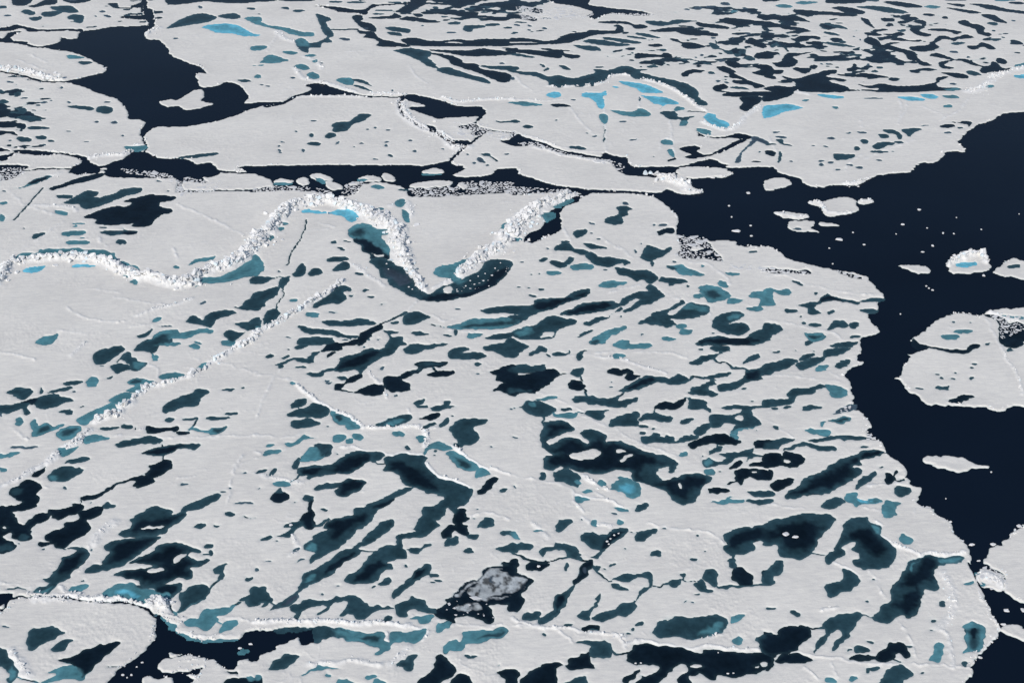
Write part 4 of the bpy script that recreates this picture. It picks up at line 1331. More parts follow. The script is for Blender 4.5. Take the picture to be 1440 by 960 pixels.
PIECE_AREAS = [
 (740, 780, 900, 830, "in the narrow pools right of the frozen pond", "ice crumbs in the narrow pools"),
 (530, 355, 715, 412, "floating in the dark V-shaped pool under the big ridge", "ice crumbs in the V-shaped pool"),
 (150, 900, 360, 960, "floating in the black lead at the lower left", "ice crumbs in the lower left lead"),
 (840, 740, 880, 770, "in the narrow black pool right of the frozen pond", "ice crumbs in the narrow pool"),
 (885, 900, 1050, 960, "in the long black pond at the bottom", "ice crumbs in the bottom pond"),
 (1295, 400, 1315, 410, "in a tiny cluster south of the slit sliver", "ice crumbs south of the sliver"),
 (990, 240, 1120, 340, "off the rounded north shore of the great floe", "ice crumbs off the north shore"),
 (1080, 240, 1440, 480, "alone in the open dark sea on the right", "scattered crumbs in the open sea"),
 (1320, 690, 1340, 710, "off the south-east shore of the great floe", "crumbs off the south-east shore"),
]
ZONES = [("in the broken band east of the smooth oval floe", "broken ice east of the oval floe"),
 ("crowding the small polynya at the top of the photo", "broken ice in the top polynya"),
 ("crowding the small polynya at the top of the photo", "broken ice in the top polynya"),
 ("in the narrow curving upper lead", "broken ice in the curving lead"),
 ("in the dark strip at the upper left edge", "broken ice at the left edge"),
 ("in the lead south-west of the smooth oval floe", "broken ice below the oval floe"),
 ("in the lead south-west of the smooth oval floe", "broken ice below the oval floe"),
 ("at the western end of the long dark lead", "broken ice in the left part of the long lead"),
 ("packed along the south side of the long dark lead", "broken ice packed in the long lead"),
 ("packed along the south side of the long dark lead", "broken ice packed in the long lead"),
 ("floating in the dark V-shaped pool under the big ridge", "ice crumbs in the V-shaped pool"),
 ("at the narrow east end of the long dark lead", "broken ice at the east end of the long lead"),
 ("at the foot of the eastern ridge beside a black pool", "broken ice at the foot of the ridge"),
 ("in the rubble patch beside open sea", "broken ice in the shore rubble patch"),
 ("in a thin row behind the shore rubble patch", "broken ice behind the rubble patch"),
 ("in the great floe's north-east notch", "broken ice in the north-east notch"),
 ("in the great floe's north-east notch", "broken ice in the north-east notch"),
 ("crowding beside the floe at the right edge", "broken ice beside the right edge floe"),
 ("on the grey melted patch near the east shore", "broken ice on the grey patch"),
 ("in the small bay of the east shore", "broken ice in the small east bay"),
 ("off the low south-east shore of the great floe", "broken ice off the south-east shore"),
 ("in the half frozen grey pond near the bottom", "ice bits in the frozen grey pond"),
 ("jammed between two floes at the lower right", "broken ice jammed at the lower right")]
while len(ZONES) < 40: ZONES.append(ZONES[-1])
FAR_ZONES = [
 ([(520, -8), (760, -8), (745, 14), (700, 30), (600, 30), (560, 20)], 0.20, 9, 7),
 ([(950, 18), (1080, 12), (1420, 30), (1415, 95), (1230, 118), (1090, 118), (1000, 95)], 0.37, 9, 7),
 ([(10, -8), (200, -8), (205, 30), (20, 38)], 0.40, 8, 6),
 ([(0, 112), (60, 115), (70, 205), (0, 205)], 0.52, 8, 6),
 ([(760, 40), (1080, 30), (1080, 100), (900, 90), (780, 60)], 0.42, 9, 6),
]
# ------------------------------------------------------------------ helpers
CP, SP = math.cos(PITCH), math.sin(PITCH)

def ground(u, v):
    """point of the sea surface seen at a photograph pixel (arrays or numbers) -> metres"""
    dx = (u - 720.0)
    dy = FPX * CP + (480.0 - v) * SP
    dz = -FPX * SP + (480.0 - v) * CP
    t = -CAM_H / dz
    return dx * t, dy * t

def mpp(v):
    """metres per photo pixel, across, at image row v"""
    dz = FPX * SP - (480.0 - v) * CP
    return CAM_H / dz

TAB = RNG.random((256, 256)).astype(np.float32)
def vnoise(x, y, seed=0):
    x = x + seed * 37.17; y = y + seed * 91.7
    xi = np.floor(x).astype(np.int64); yi = np.floor(y).astype(np.int64)
    fx = (x - xi).astype(np.float32); fy = (y - yi).astype(np.float32)
    fx = fx * fx * (3 - 2 * fx); fy = fy * fy * (3 - 2 * fy)
    a = TAB[xi & 255, yi & 255]; b = TAB[(xi + 1) & 255, yi & 255]
    c = TAB[xi & 255, (yi + 1) & 255]; d = TAB[(xi + 1) & 255, (yi + 1) & 255]
    return ((a * (1 - fx) + b * fx) * (1 - fy) + (c * (1 - fx) + d * fx) * fy) * 2 - 1

def fbm(x, y, seed=0, octaves=3):
    r = 0; a = 1.0; s = 0
    for k in range(octaves):
        r = r + a * vnoise(x * 2.03 ** k, y * 2.03 ** k, seed + k * 5); s += a; a *= 0.5
    return r / s

def smooth_closed(P, n=4):
    P = np.asarray(P, float); N = len(P)
    out = []
    for i in range(N):
        p0, p1, p2, p3 = P[i - 1], P[i], P[(i + 1) % N], P[(i + 2) % N]
        for k in range(n):
            t = k / n
            out.append(0.5 * ((2 * p1) + (-p0 + p2) * t + (2 * p0 - 5 * p1 + 4 * p2 - p3) * t * t + (-p0 + 3 * p1 - 3 * p2 + p3) * t ** 3))
    return np.array(out)

def smooth_open(P, n=4):
    P = np.asarray(P, float)
    if len(P) < 3: return P
    Q = np.vstack([2 * P[0] - P[1], P, 2 * P[-1] - P[-2]])
    out = []
    for i in range(1, len(Q) - 2):
        p0, p1, p2, p3 = Q[i - 1], Q[i], Q[i + 1], Q[i + 2]
        for k in range(n):
            t = k / n
            out.append(0.5 * ((2 * p1) + (-p0 + p2) * t + (2 * p0 - 5 * p1 + 4 * p2 - p3) * t * t + (-p0 + 3 * p1 - 3 * p2 + p3) * t ** 3))
    out.append(Q[-2])
    return np.array(out)

# ------------------------------------------------------------------ the survey: shapes of water and ice read off the photograph
SHAPES = []        # (code, polygon in photo px)
RIDGES = []        # (line px, width px, height m)
VEINS = []
CRACKS = []        # (code, line px, width px)
BRASH = []         # polygons
SPARSE = set()
PIECES = []        # small ice pieces (u, v, rx, ry)
for line in SURVEY.strip().split("\n"):
    w = line.split()
    if not w: continue
    if w[0].startswith('@'):
        if w[0] == '@F': ox = oy = 0.0; sc = 1.0
        else: ox, oy = float(w[1]), float(w[2]); sc = 0.25
        continue
    code = w[0]
    if code in 'kxc':
        ww = w[1].split(','); pts = w[2:]
    else:
        pts = w[1:]
    if code in 'DTMBGI':
        for q in pts:
            a = [float(z) for z in q.split(',')]
            rx, ry = a[2] * sc, a[3] * sc
            ang = math.radians(a[4]) if len(a) > 4 else 0.0
            cx, cy = ox + a[0] * sc, oy + a[1] * sc
            if code == 'I':
                PIECES.append((cx, cy, rx, ry)); continue
            n = 9
            ph = random.random() * 6
            e = []
            for k in range(n):
                t = k / n * 2 * math.pi
                rr = 1 + 0.16 * math.sin(2 * t + ph) + random.uniform(-0.13, 0.13)
                x, y = rx * rr * math.cos(t), ry * rr * math.sin(t)
                e.append((cx + x * math.cos(ang) - y * math.sin(ang), cy + x * math.sin(ang) + y * math.cos(ang)))
            SHAPES.append((code.lower(), np.array(e)))
        continue
    P = []
    for q in pts:
        x, y = (float(z) for z in q.split(','))
        if sc == 0.25 and code in 'stdmbgfj':
            if x <= -9: x -= 14 if code != 's' else 14
            if x >= 1449: x += 14
            if y <= -10 or y < 0: y -= 6
            if y >= 964: y += 8
        P.append((ox + x * sc, oy + y * sc))
    P = np.array(P)
    if code == 'k': RIDGES.append((smooth_open(P), float(ww[0]) * sc, float(ww[1])))
    elif code == 'r': VEINS.append(smooth_open(P))
    elif code in 'xc':
        if code == 'x':
            P[P[:, 0] <= -130, 0] = -760; P[P[:, 1] <= -85, 1] = -190; P[P[:, 1] >= 1050, 1] = 1560
        CRACKS.append((code, P if P.min() < -150 or P.max() > 1550 else smooth_open(P, 3), float(ww[0]) * sc))
    elif code == 'j': BRASH.append(P)
    elif code == 'y': SPARSE.add(len(BRASH)); BRASH.append(P)
    else: SHAPES.append((code, P))

# ------------------------------------------------------------------ survey grid on the sea surface (rows nearer together where the ground is nearer)
STEP = 1.35
US = np.concatenate([np.arange(-700, -170, 9.0), np.arange(-170, 1610, STEP), np.arange(1610, 2060, 9.0)])
VS = np.concatenate([np.arange(-150, -60, 3.0), np.arange(-60, 262, 0.92), np.arange(262, 1046, STEP), np.arange(1046, 1500, 7.0)])
U, V = np.meshgrid(US, VS)
X, Y = ground(U, V)
NR, NC = U.shape
# ragged, natural outlines: the shapes are read through a small irregular displacement
WX = (X + 0.55 * fbm(X / 3.1, Y / 3.1, 3, 3) + 0.32 * vnoise(X / 1.3, Y / 1.3, 9)).astype(np.float32)
WY = (Y + 1.0 * fbm(X / 3.1, Y / 3.1, 23, 3) + 0.42 * vnoise(X / 1.3, Y / 1.3, 29)).astype(np.float32)
BIG = 9.0
Fsea = np.full(U.shape, BIG, np.float32)
Fpond = np.full(U.shape, BIG, np.float32)
LIN = lambda c: np.array([((z / 255 + 0.055) / 1.055) ** 2.4 for z in c], np.float32)
TINT = {'d': LIN((18, 32, 43)), 't': LIN((42, 68, 77)), 'm': LIN((80, 130, 139)), 'b': LIN((100, 178, 198)),
        'g': LIN((62, 76, 88)), 'f': LIN((166, 172, 173))}
COL = np.zeros(U.shape + (3,), np.float32); COL[:] = TINT['t']
HASC = np.zeros(U.shape, bool)

def window(P, m):
    u0, v0 = P.min(0) - m; u1, v1 = P.max(0) + m
    c0 = max(0, int(np.searchsorted(US, u0)) - 1); c1 = min(NC, int(np.searchsorted(US, u1)) + 1)
    r0 = max(0, int(np.searchsorted(VS, v0)) - 1); r1 = min(NR, int(np.searchsorted(VS, v1)) + 1)
    return r0, r1, c0, c1

def seg_dist(px, py, A, B, want_side=True):
    """distance to the chain of segments and crossing parity"""
    d2 = np.full(px.shape, 1e9, np.float32); inside = np.zeros(px.shape, bool)
    for (ax, ay), (bx, by) in zip(A, B):
        ex, ey = bx - ax, by - ay
        L = ex * ex + ey * ey + 1e-9
        wx, wy = px - ax, py - ay
        t = np.clip((wx * ex + wy * ey) / L, 0, 1)
        qx, qy = wx - t * ex, wy - t * ey
        np.minimum(d2, qx * qx + qy * qy, out=d2)
        if want_side and ay != by:
            c = ((ay > py) != (by > py)) & (px < ex * (py - ay) / (by - ay) + ax)
            inside ^= c
    return np.sqrt(d2), inside

def sdf_poly(P, m=9, n=4):
    P = smooth_closed(P, n)
    r0, r1, c0, c1 = window(P, m)
    if r1 <= r0 or c1 <= c0: return None
    gx, gy = ground(P[:, 0], P[:, 1])
    Q = np.stack([gx, gy], 1).astype(np.float32)
    px, py = WX[r0:r1, c0:c1], WY[r0:r1, c0:c1]
    d, ins = seg_dist(px, py, Q, np.roll(Q, -1, 0))
    return (slice(r0, r1), slice(c0, c1)), np.where(ins, -d, d)

def sdf_line(P, m=9):
    r0, r1, c0, c1 = window(P, m)
    gx, gy = ground(P[:, 0], P[:, 1])
    Q = np.stack([gx, gy], 1).astype(np.float32)
    d, _ = seg_dist(WX[r0:r1, c0:c1], WY[r0:r1, c0:c1], Q[:-1], Q[1:], False)
    return (slice(r0, r1), slice(c0, c1)), d

sstep = lambda x: x * x * (3 - 2 * x)
for code, P in SHAPES:
    if code == 's':
        r = sdf_poly(P, 9, 3)
        if r: w, d = r; Fsea[w] = np.minimum(Fsea[w], d)
def half_width(P, wpx):
    q = P[-1] - P[0]; vm = P[:, 1].mean(); m = mpp(vm)
    gy = ground(720, vm)[1]; se = math.sin(math.atan2(CAM_H, gy))
    L = math.hypot(q[0], q[1]) + 1e-6
    return 0.5 * wpx * (abs(q[1]) / L * m + abs(q[0]) / L * m / se)
for code, P, wd in CRACKS:
    if code == 'x':
        w, d = sdf_line(P)
        d = d - half_width(P, max(wd, 1.9))
        Fsea[w] = np.minimum(Fsea[w], d)
for code, P in SHAPES:
    if code in 'ni':
        w, d = sdf_poly(P); Fsea[w] = np.maximum(Fsea[w], -d)
for code, P, wd in CRACKS:
    if code == 'c':
        w, d = sdf_line(P)
        d = d - half_width(P, max(wd, 1.0))
        Fpond[w] = np.minimum(Fpond[w], d)
        COL[w][d < 0.6] = TINT['t'] * 0.6
for code, P in SHAPES:
    if code in 'tdmbgf':
        r = sdf_poly(P)
        if r is None: continue
        w, d = r
        Fpond[w] = np.minimum(Fpond[w], d)
        ext = float(-d.min()); fade = max(0.5, min(ext * 0.8, 3.2)); fade = 0.35 if code == 'f' else fade
        soft = np.where(HASC[w], sstep(np.clip(-d / fade + (0.42 if code == 'd' else 0.16) + 0.55 * fbm(X[w] / 2.6, Y[w] / 3.2, 41, 4), 0, 1)), (d < 1.5).astype(np.float32))
        if code == 'm': soft = soft * 0.92
        tint = TINT[code]
        if code == 'f':
            q = np.clip(0.9 + 1.9 * fbm(X[w] / 1.1, Y[w] / 1.5, 44, 4), 0.22, 1.2)[..., None]
            tint = tint * q
        COL[w] = COL[w] * (1 - soft[..., None]) + tint * soft[..., None]
        HASC[w] |= d < 0.0
for code, P in SHAPES:
    if code == 'i':
        w, d = sdf_poly(P); Fpond[w] = np.maximum(Fpond[w], -d)
# the same kind of ponds goes on outside the photograph's frame
OUT = np.maximum(np.maximum(-U, U - 1440), np.maximum(-V, V - 960))
rx_, ry_ = X * 0.94 + Y * 0.34, Y * 0.94 - X * 0.34
pf = (0.42 - fbm(rx_ / 16, ry_ / 6, 61, 3) - 0.25 * fbm(X / 60, Y / 60, 67, 2)) * 5.0
pf = pf + np.clip((14 - OUT) * 0.3, 0, 50)
m_ = (OUT > 4) & (Fsea > 0.8)
Fpond[m_] = np.minimum(Fpond[m_], pf[m_])
COL[m_ & ~HASC] = TINT['t']

Fsea = Fsea + np.where(np.abs(Fsea) < 2, 0.30 * vnoise(X / 0.8, Y / 1.0, 91) * np.clip(vnoise(X / 9, Y / 9, 92) + 0.6, 0, 1), 0).astype(np.float32)
for P, thr, sx, sy in FAR_ZONES:
    w, d = sdf_poly(np.array(P, float))
    n = fbm(rx_[w] / sx, ry_[w] / sy, 131, 3) + 0.5 * fbm(X[w] / 45, Y[w] / 60, 133, 2)
    g = (thr - n) * 4.0 + np.clip(d + 3, 0, 50) * 0.2
    new = (g < 0) & (Fpond[w] > 0) & (Fsea[w] > 1.0)
    Fpond[w] = np.where(Fsea[w] > 0.6, np.minimum(Fpond[w], g), Fpond[w])
    c_ = COL[w]; c_[new] = TINT['d'] * 1.2; COL[w] = c_
SEA = (Fsea < 0) & (Fpond >= 0)
F = np.minimum(Fsea, Fpond)
POND = (Fpond < 0)
ICE = ~(SEA | POND)

# ------------------------------------------------------------------ relief
RID = np.zeros(U.shape, np.float32); RUB = np.zeros(U.shape, np.float32)
for P, wd, h in RIDGES:
    w, d = sdf_line(P, 16)
    hw = wd * 0.5 * mpp(P[:, 1].mean()) * 1.5
    a = sstep(np.clip(1 - d / hw, 0, 1))
    RID[w] = np.maximum(RID[w], a * h * 0.55)
    RUB[w] = np.maximum(RUB[w], sstep(np.clip(1.25 - d / hw, 0, 1)) * min(1, h))
for P in VEINS:
    w, d = sdf_line(P, 6)
    g = mpp(P[:, 1].mean()) / 0.25
    a = np.exp(-(d / (0.5 * g)) ** 2) * np.clip(0.7 + 0.7 * vnoise(X[w] / 2, Y[w] / 2, 7), 0, 1.2)
    RID[w] = np.maximum(RID[w], 0.30 * a); RUB[w] = np.maximum(RUB[w], 0.75 * a)
vn_ = fbm(X / 26, Y / 20, 95, 4); g_ = mpp(V) / 0.25
vein = np.clip(1 - np.abs(vn_) / (0.012 * g_), 0, 1) * np.clip(fbm(X / 30, Y / 30, 97, 2) * 3 + 0.2, 0, 1) * (0.6 + 0.4 * vnoise(X / 1.5, Y / 1.5, 98))
vein2 = np.clip(1 - np.abs(fbm(X / 34 + 9, Y / 15, 101, 4)) / (0.010 * g_), 0, 1) * np.clip(fbm(X / 24, Y / 24, 103, 2) * 3, 0, 1)
vein = np.maximum(vein, vein2)
RID = np.maximum(RID, 0.13 * vein.astype(np.float32)); RUB = np.maximum(RUB, 0.45 * vein.astype(np.float32))
lump = np.abs(vnoise(X / 1.1, Y / 1.1, 81)) + 0.5 * np.abs(vnoise(X / 0.55, Y / 0.55, 82))
relief = 0.19 + 0.17 * np.exp(-np.clip(Fsea, 0, 20) / 2.5) + 0.07 * fbm(X / 11, Y / 11, 71, 3) + 0.030 * fbm(rx_ / 4.0, ry_ / 0.9, 73, 2)
patch = np.clip(fbm(X / 17, Y / 17, 75, 2) * 2.2 - 0.15, 0, 1)
relief = relief + patch * 0.15 * np.abs(vnoise(X / 0.8, Y / 0.9, 77)) + RID * (0.45 + 0.75 * lump) + 0.12 * RUB * lump
WL = 0.05
Fi = np.where(ICE, np.maximum(F, 0.002), F)
edge_w = np.where(Fsea < Fpond, 0.22, 0.5)
Z = np.where(ICE, WL + relief * (1 - np.exp(-np.clip(Fi, 0, 20) / edge_w)), WL - 0.012 + np.clip(F, -0.6, 0) * 0.8).astype(np.float32)

# ------------------------------------------------------------------ connected regions (row runs joined with union-find)
def label_regions(mask):
    lab = np.full(mask.shape, -1, np.int32)
    parent = []
    def find(a):
        while parent[a] != a:
            parent[a] = parent[parent[a]]; a = parent[a]
        return a
    prev = []
    for r in range(mask.shape[0]):
        row = mask[r]
        d = np.flatnonzero(np.diff(np.concatenate(([0], row.view(np.int8), [0]))))
        runs = []
        j = 0
        for s, e in zip(d[::2].tolist(), d[1::2].tolist()):
            idn = len(parent); parent.append(idn)
            lab[r, s:e] = idn
            while j < len(prev) and prev[j][1] <= s: j += 1
            k = j
            while k < len(prev) and prev[k][0] < e:
                a, b = find(prev[k][2]), find(idn)
                if a != b: parent[max(a, b)] = min(a, b)
                k += 1
            runs.append((s, e, idn))
        prev = runs
    root = np.array([find(i) for i in range(len(parent))] or [0], np.int32)
    lab[lab >= 0] = root[lab[lab >= 0]]
    u, inv, cnt = np.unique(lab[lab >= 0], return_inverse=True, return_counts=True)
    out = np.full(mask.shape, -1, np.int32)
    out[lab >= 0] = inv
    return out, cnt

FLOE, fcnt = label_regions(~SEA)     # ice with the ponds on it
PLAB, pcnt = label_regions(POND)

# ------------------------------------------------------------------ materials
def new_mat(name):
    m = bpy.data.materials.new(name); m.use_nodes = True
    t = m.node_tree; t.nodes.clear()
    o = t.nodes.new("ShaderNodeOutputMaterial"); b = t.nodes.new("ShaderNodeBsdfPrincipled")
    t.links.new(b.outputs[0], o.inputs[0])
    return m, t, b
def nd(t, kind, **kw):
    n = t.nodes.new(kind)
    for k, v in kw.items():
        if k in n.inputs: n.inputs[k].default_value = v
        else: setattr(n, k, v)
    return n
def ramp(t, fac, stops):
    r = t.nodes.new("ShaderNodeValToRGB"); e = r.color_ramp.elements
    while len(e) > 1: e.remove(e[-1])
    e[0].position, e[0].color = stops[0][0], (*stops[0][1], 1)
    for p, c in stops[1:]:
        x = e.new(p); x.color = (*c, 1)
    t.links.new(fac, r.inputs[0]); return r.outputs[0]
def mul(t, a, b, fac=1.0, mode='MULTIPLY'):
    m = t.nodes.new("ShaderNodeMix"); m.data_type = 'RGBA'; m.blend_type = mode
    m.inputs[0].default_value = fac
    t.links.new(a, m.inputs[6]); t.links.new(b, m.inputs[7]); return m.outputs[2]
def noise(t, vec, scale, detail=4, rough=0.55):
    n = nd(t, "ShaderNodeTexNoise"); n.inputs["Scale"].default_value = scale
    n.inputs["Detail"].default_value = detail; n.inputs["Roughness"].default_value = rough
    t.links.new(vec, n.inputs["Vector"]); return n.outputs["Fac"]

def snow_material(name, base=(0.775, 0.740, 0.672), rub=True):
    m, t, b = new_mat(name)
    geo = nd(t, "ShaderNodeNewGeometry"); pos = geo.outputs["Position"]
    mp = nd(t, "ShaderNodeMapping"); mp.inputs["Rotation"].default_value = (0, 0, math.radians(-20)); mp.inputs["Scale"].default_value = (0.3, 1.3, 1)
    t.links.new(pos, mp.inputs[0])
    big = ramp(t, noise(t, pos, 0.035, 3), [(0.3, (0.925, 0.925, 0.93)), (0.65, (1.03, 1.03, 1.03))])
    mid = ramp(t, noise(t, pos, 0.45, 5, 0.65), [(0.30, (0.95, 0.95, 0.96)), (0.6, (1.02, 1.02, 1.015))])
    streak = ramp(t, noise(t, mp.outputs[0], 0.8, 4, 0.6), [(0.34, (0.925, 0.93, 0.94)), (0.62, (1.025, 1.025, 1.02))])
    fine = ramp(t, noise(t, pos, 2.6, 3, 0.7), [(0.3, (0.93, 0.93, 0.94)), (0.65, (1.03, 1.03, 1.03))])
    rgb = nd(t, "ShaderNodeRGB"); rgb.outputs[0].default_value = (*base, 1)
    c = mul(t, rgb.outputs[0], big); c = mul(t, c, mid); c = mul(t, c, streak); c = mul(t, c, fine, 0.5)
    if rub:
        at = nd(t, "ShaderNodeAttribute"); at.attribute_name = "rubble"
        wh = nd(t, "ShaderNodeRGB"); wh.outputs[0].default_value = (0.77, 0.757, 0.725, 1)
        mx = t.nodes.new("ShaderNodeMix"); mx.data_type = 'RGBA'
        t.links.new(at.outputs["Fac"], mx.inputs[0]); t.links.new(c, mx.inputs[6]); t.links.new(wh.outputs[0], mx.inputs[7]); c = mx.outputs[2]
        # bare wet ice just above the waterline
        sx = nd(t, "ShaderNodeSeparateXYZ"); t.links.new(pos, sx.inputs[0])
        wet = ramp(t, sx.outputs[2], [(0.0, (0.42, 0.58, 0.62)), (0.05, (0.66, 0.78, 0.80)), (0.10, (0.95, 0.985, 0.99)), (0.2, (1, 1, 1))])
        c = mul(t, c, wet)
    t.links.new(c, b.inputs["Base Color"])
    b.inputs["Roughness"].default_value = 0.75
    b.inputs["Specular IOR Level"].default_value = 0.25
    bp = nd(t, "ShaderNodeBump"); bp.inputs["Strength"].default_value = 0.38; bp.inputs["Distance"].default_value = 0.12
    hs = nd(t, "ShaderNodeMath"); hs.operation = 'ADD'
    t.links.new(noise(t, pos, 1.3, 5, 0.7), hs.inputs[0]); t.links.new(noise(t, mp.outputs[0], 1.6, 4, 0.6), hs.inputs[1])
    t.links.new(hs.outputs[0], bp.inputs["Height"]); t.links.new(bp.outputs[0], b.inputs["Normal"])
    return m
MAT_SNOW = snow_material("snow_covered_ice")
MAT_BLOCK = snow_material("broken_ice", (0.745, 0.735, 0.715), False)
MAT_BRASH = snow_material("drifting_ice", (0.66, 0.655, 0.64), False)
MAT_BLUE = snow_material("blue_ice", (0.68, 0.75, 0.77), False)

def water_material(name, color=None, rough=0.14, bump=0.02, scale=0.9, spec=0.05):
    m, t, b = new_mat(name)
    geo = nd(t, "ShaderNodeNewGeometry"); pos = geo.outputs["Position"]
    if color is None:
        at = nd(t, "ShaderNodeAttribute"); at.attribute_name = "pond_tint"
        mo = ramp(t, noise(t, pos, 0.55, 5, 0.6), [(0.32, (0.80, 0.80, 0.82)), (0.66, (1.18, 1.16, 1.14))])
        c = mul(t, at.outputs["Color"], mo)
        t.links.new(c, b.inputs["Base Color"])
    else:
        mo = ramp(t, noise(t, pos, 0.01, 3), [(0.3, (0.85, 0.85, 0.85)), (0.7, (1.12, 1.12, 1.12))])
        rgb = nd(t, "ShaderNodeRGB"); rgb.outputs[0].default_value = (*color, 1)
        t.links.new(mul(t, rgb.outputs[0], mo), b.inputs["Base Color"])
    b.inputs["Roughness"].default_value = rough
    b.inputs["IOR"].default_value = 1.33
    b.inputs["Specular IOR Level"].default_value = spec
    bp = nd(t, "ShaderNodeBump"); bp.inputs["Strength"].default_value = 0.6; bp.inputs["Distance"].default_value = bump
    t.links.new(noise(t, pos, scale, 4, 0.6), bp.inputs["Height"]); t.links.new(bp.outputs[0], b.inputs["Normal"])
    return m
MAT_POND = water_material("melt_water")
MAT_SEA = water_material("sea_water", (0.005, 0.0105, 0.021), 0.15, 0.04, 0.5, 0.03)

# ------------------------------------------------------------------ building meshes
COLL = scene.collection
def link(name, me, parent=None, mat=None):
    o = bpy.data.objects.new(name, me)
    if mat is not None and me is not None and not me.materials: me.materials.append(mat)
    COLL.objects.link(o)
    if parent is not None: o.parent = parent
    return o
def mesh_np(name, co, faces, smooth=True):
    """faces: (n,k) int array"""
    me = bpy.data.meshes.new(name)
    n, k = faces.shape
    me.vertices.add(len(co)); me.vertices.foreach_set("co", np.ascontiguousarray(co, np.float32).ravel())
    me.loops.add(n * k); me.loops.foreach_set("vertex_index", np.ascontiguousarray(faces, np.int32).ravel())
    me.polygons.add(n); me.polygons.foreach_set("loop_start", np.arange(0, n * k, k, dtype=np.int32))
    me.polygons.foreach_set("loop_total", np.full(n, k, np.int32))
    me.polygons.foreach_set("use_smooth", np.full(n, smooth, bool))
    me.update(calc_edges=True)
    return me
IDX = np.arange(NR * NC, dtype=np.int64).reshape(NR, NC)
q00, q01, q10, q11 = IDX[:-1, :-1], IDX[:-1, 1:], IDX[1:, :-1], IDX[1:, 1:]
def cell_max(A): return np.maximum(np.maximum(A[:-1, :-1], A[:-1, 1:]), np.maximum(A[1:, :-1], A[1:, 1:]))
XYf = np.stack([X.ravel(), Y.ravel()], 1)
def grid_mesh(name, cells, z):
    """cells: flat cell indices of the (NR-1)x(NC-1) grid"""
    a, b, c, d = (q.ravel()[cells] for q in (q00, q01, q10, q11))
    quads = np.stack([a, c, d, b], 1)
    uq, inv = np.unique(quads, return_inverse=True)
    co = np.empty((len(uq), 3), np.float32); co[:, :2] = XYf[uq]
    co[:, 2] = z if np.isscalar(z) else z.ravel()[uq]
    return mesh_np(name, co, inv.reshape(-1, 4)), uq
def label_of(FL):
    L = np.where(ICE, FL, -1)
    return cell_max(L)

cell_floe = label_of(FLOE).ravel()
cell_pond = cell_max(np.where(POND, PLAB, -1)).ravel()
order = np.argsort(cell_floe, kind='stable')
sl = cell_floe[order]
starts = np.searchsorted(sl, np.arange(len(fcnt))); ends = np.searchsorted(sl, np.arange(len(fcnt)), 'right')

# sea: one sheet to the horizon
me = mesh_np("sea", np.array([(-26000, -6000, 0), (26000, -6000, 0), (26000, 46000, 0), (-26000, 46000, 0)], np.float32), np.array([[0, 1, 2, 3]]), False)
sea = link("sea", me, None, MAT_SEA); sea["kind"] = "structure"

def px_of(x, y, z=0.0):
    dy = y; dz = z - CAM_H
    f = dy * CP - dz * SP; up = dy * SP + dz * CP
    return 720 + FPX * x / f, 480 - FPX * up / f

big = [i for i in np.argsort(-fcnt) if fcnt[i] >= 22]
FLOE_OBJ = {}
INFRAME = (U > 0) & (U < 1440) & (V > 0) & (V < 960)
rr, cc = np.nonzero(FLOE >= 0)
fl = FLOE[rr, cc]
cu = np.bincount(fl, U[rr, cc], len(fcnt)) / fcnt; cv = np.bincount(fl, V[rr, cc], len(fcnt)) / fcnt
fin = np.bincount(fl, INFRAME[rr, cc], len(fcnt))
def floe_at(u, v):
    r = int(np.searchsorted(VS, v)); c = int(np.searchsorted(US, u))
    for s in (0, 2, 4, 7, 11):
        w = FLOE[max(0, r - s):r + s + 1, max(0, c - s):c + s + 1]
        w = w[w >= 0]
        if len(w): return int(np.bincount(w).argmax())
    return -1
NAMED = {}
for u, v, nm, cat, lb in FLOE_LABELS:
    k = floe_at(u, v)
    if k >= 0 and k not in NAMED: NAMED[k] = (nm, cat, lb)

def brash_tag(o, where=("among the broken ice of the dark leads", "loose pieces")):
    o["label"] = "small piece of white ice " + where[0]
    o["label"] = " ".join(o["label"].split()[:16])
    o["category"] = "ice piece"; o["group"] = where[1]
REPORT = []
small_cells = []
for k in range(len(fcnt)):
    cells = order[starts[k]:ends[k]]
    if len(cells) == 0: continue
    if fcnt[k] < 22 or fin[k] == 0:
        small_cells.append(cells); continue
    me, uq = grid_mesh("ice_floe", cells, Z)
    a = me.attributes.new("rubble", 'FLOAT', 'POINT'); a.data.foreach_set("value", np.clip(RUB.ravel()[uq], 0, 1).astype(np.float32))
    nm, cat, lb = NAMED.get(k, ("ice_floe", "ice floe", None))
    o = link(nm, me, None, MAT_SNOW)
    o["category"] = cat
    if lb is None:
        brash_tag(o, ("lying low at the edge of a dark lead", "low bits of ice by the leads")); o.name = "ice_piece"; print("unnamed", k, cu[k], cv[k], fcnt[k])
    else: o["label"] = lb
    FLOE_OBJ[k] = o
    REPORT.append((int(fcnt[k]), int(fin[k]), round(cu[k]), round(cv[k]), lb))
if small_cells:
    me, uq = grid_mesh("brash_ice", np.concatenate(small_cells), Z)
    o = link("brash_ice", me, None, MAT_SNOW); o["kind"] = "stuff"; o["label"] = "crumbs of broken ice too small to tell apart, drifting in the leads"; o["category"] = "brash ice"

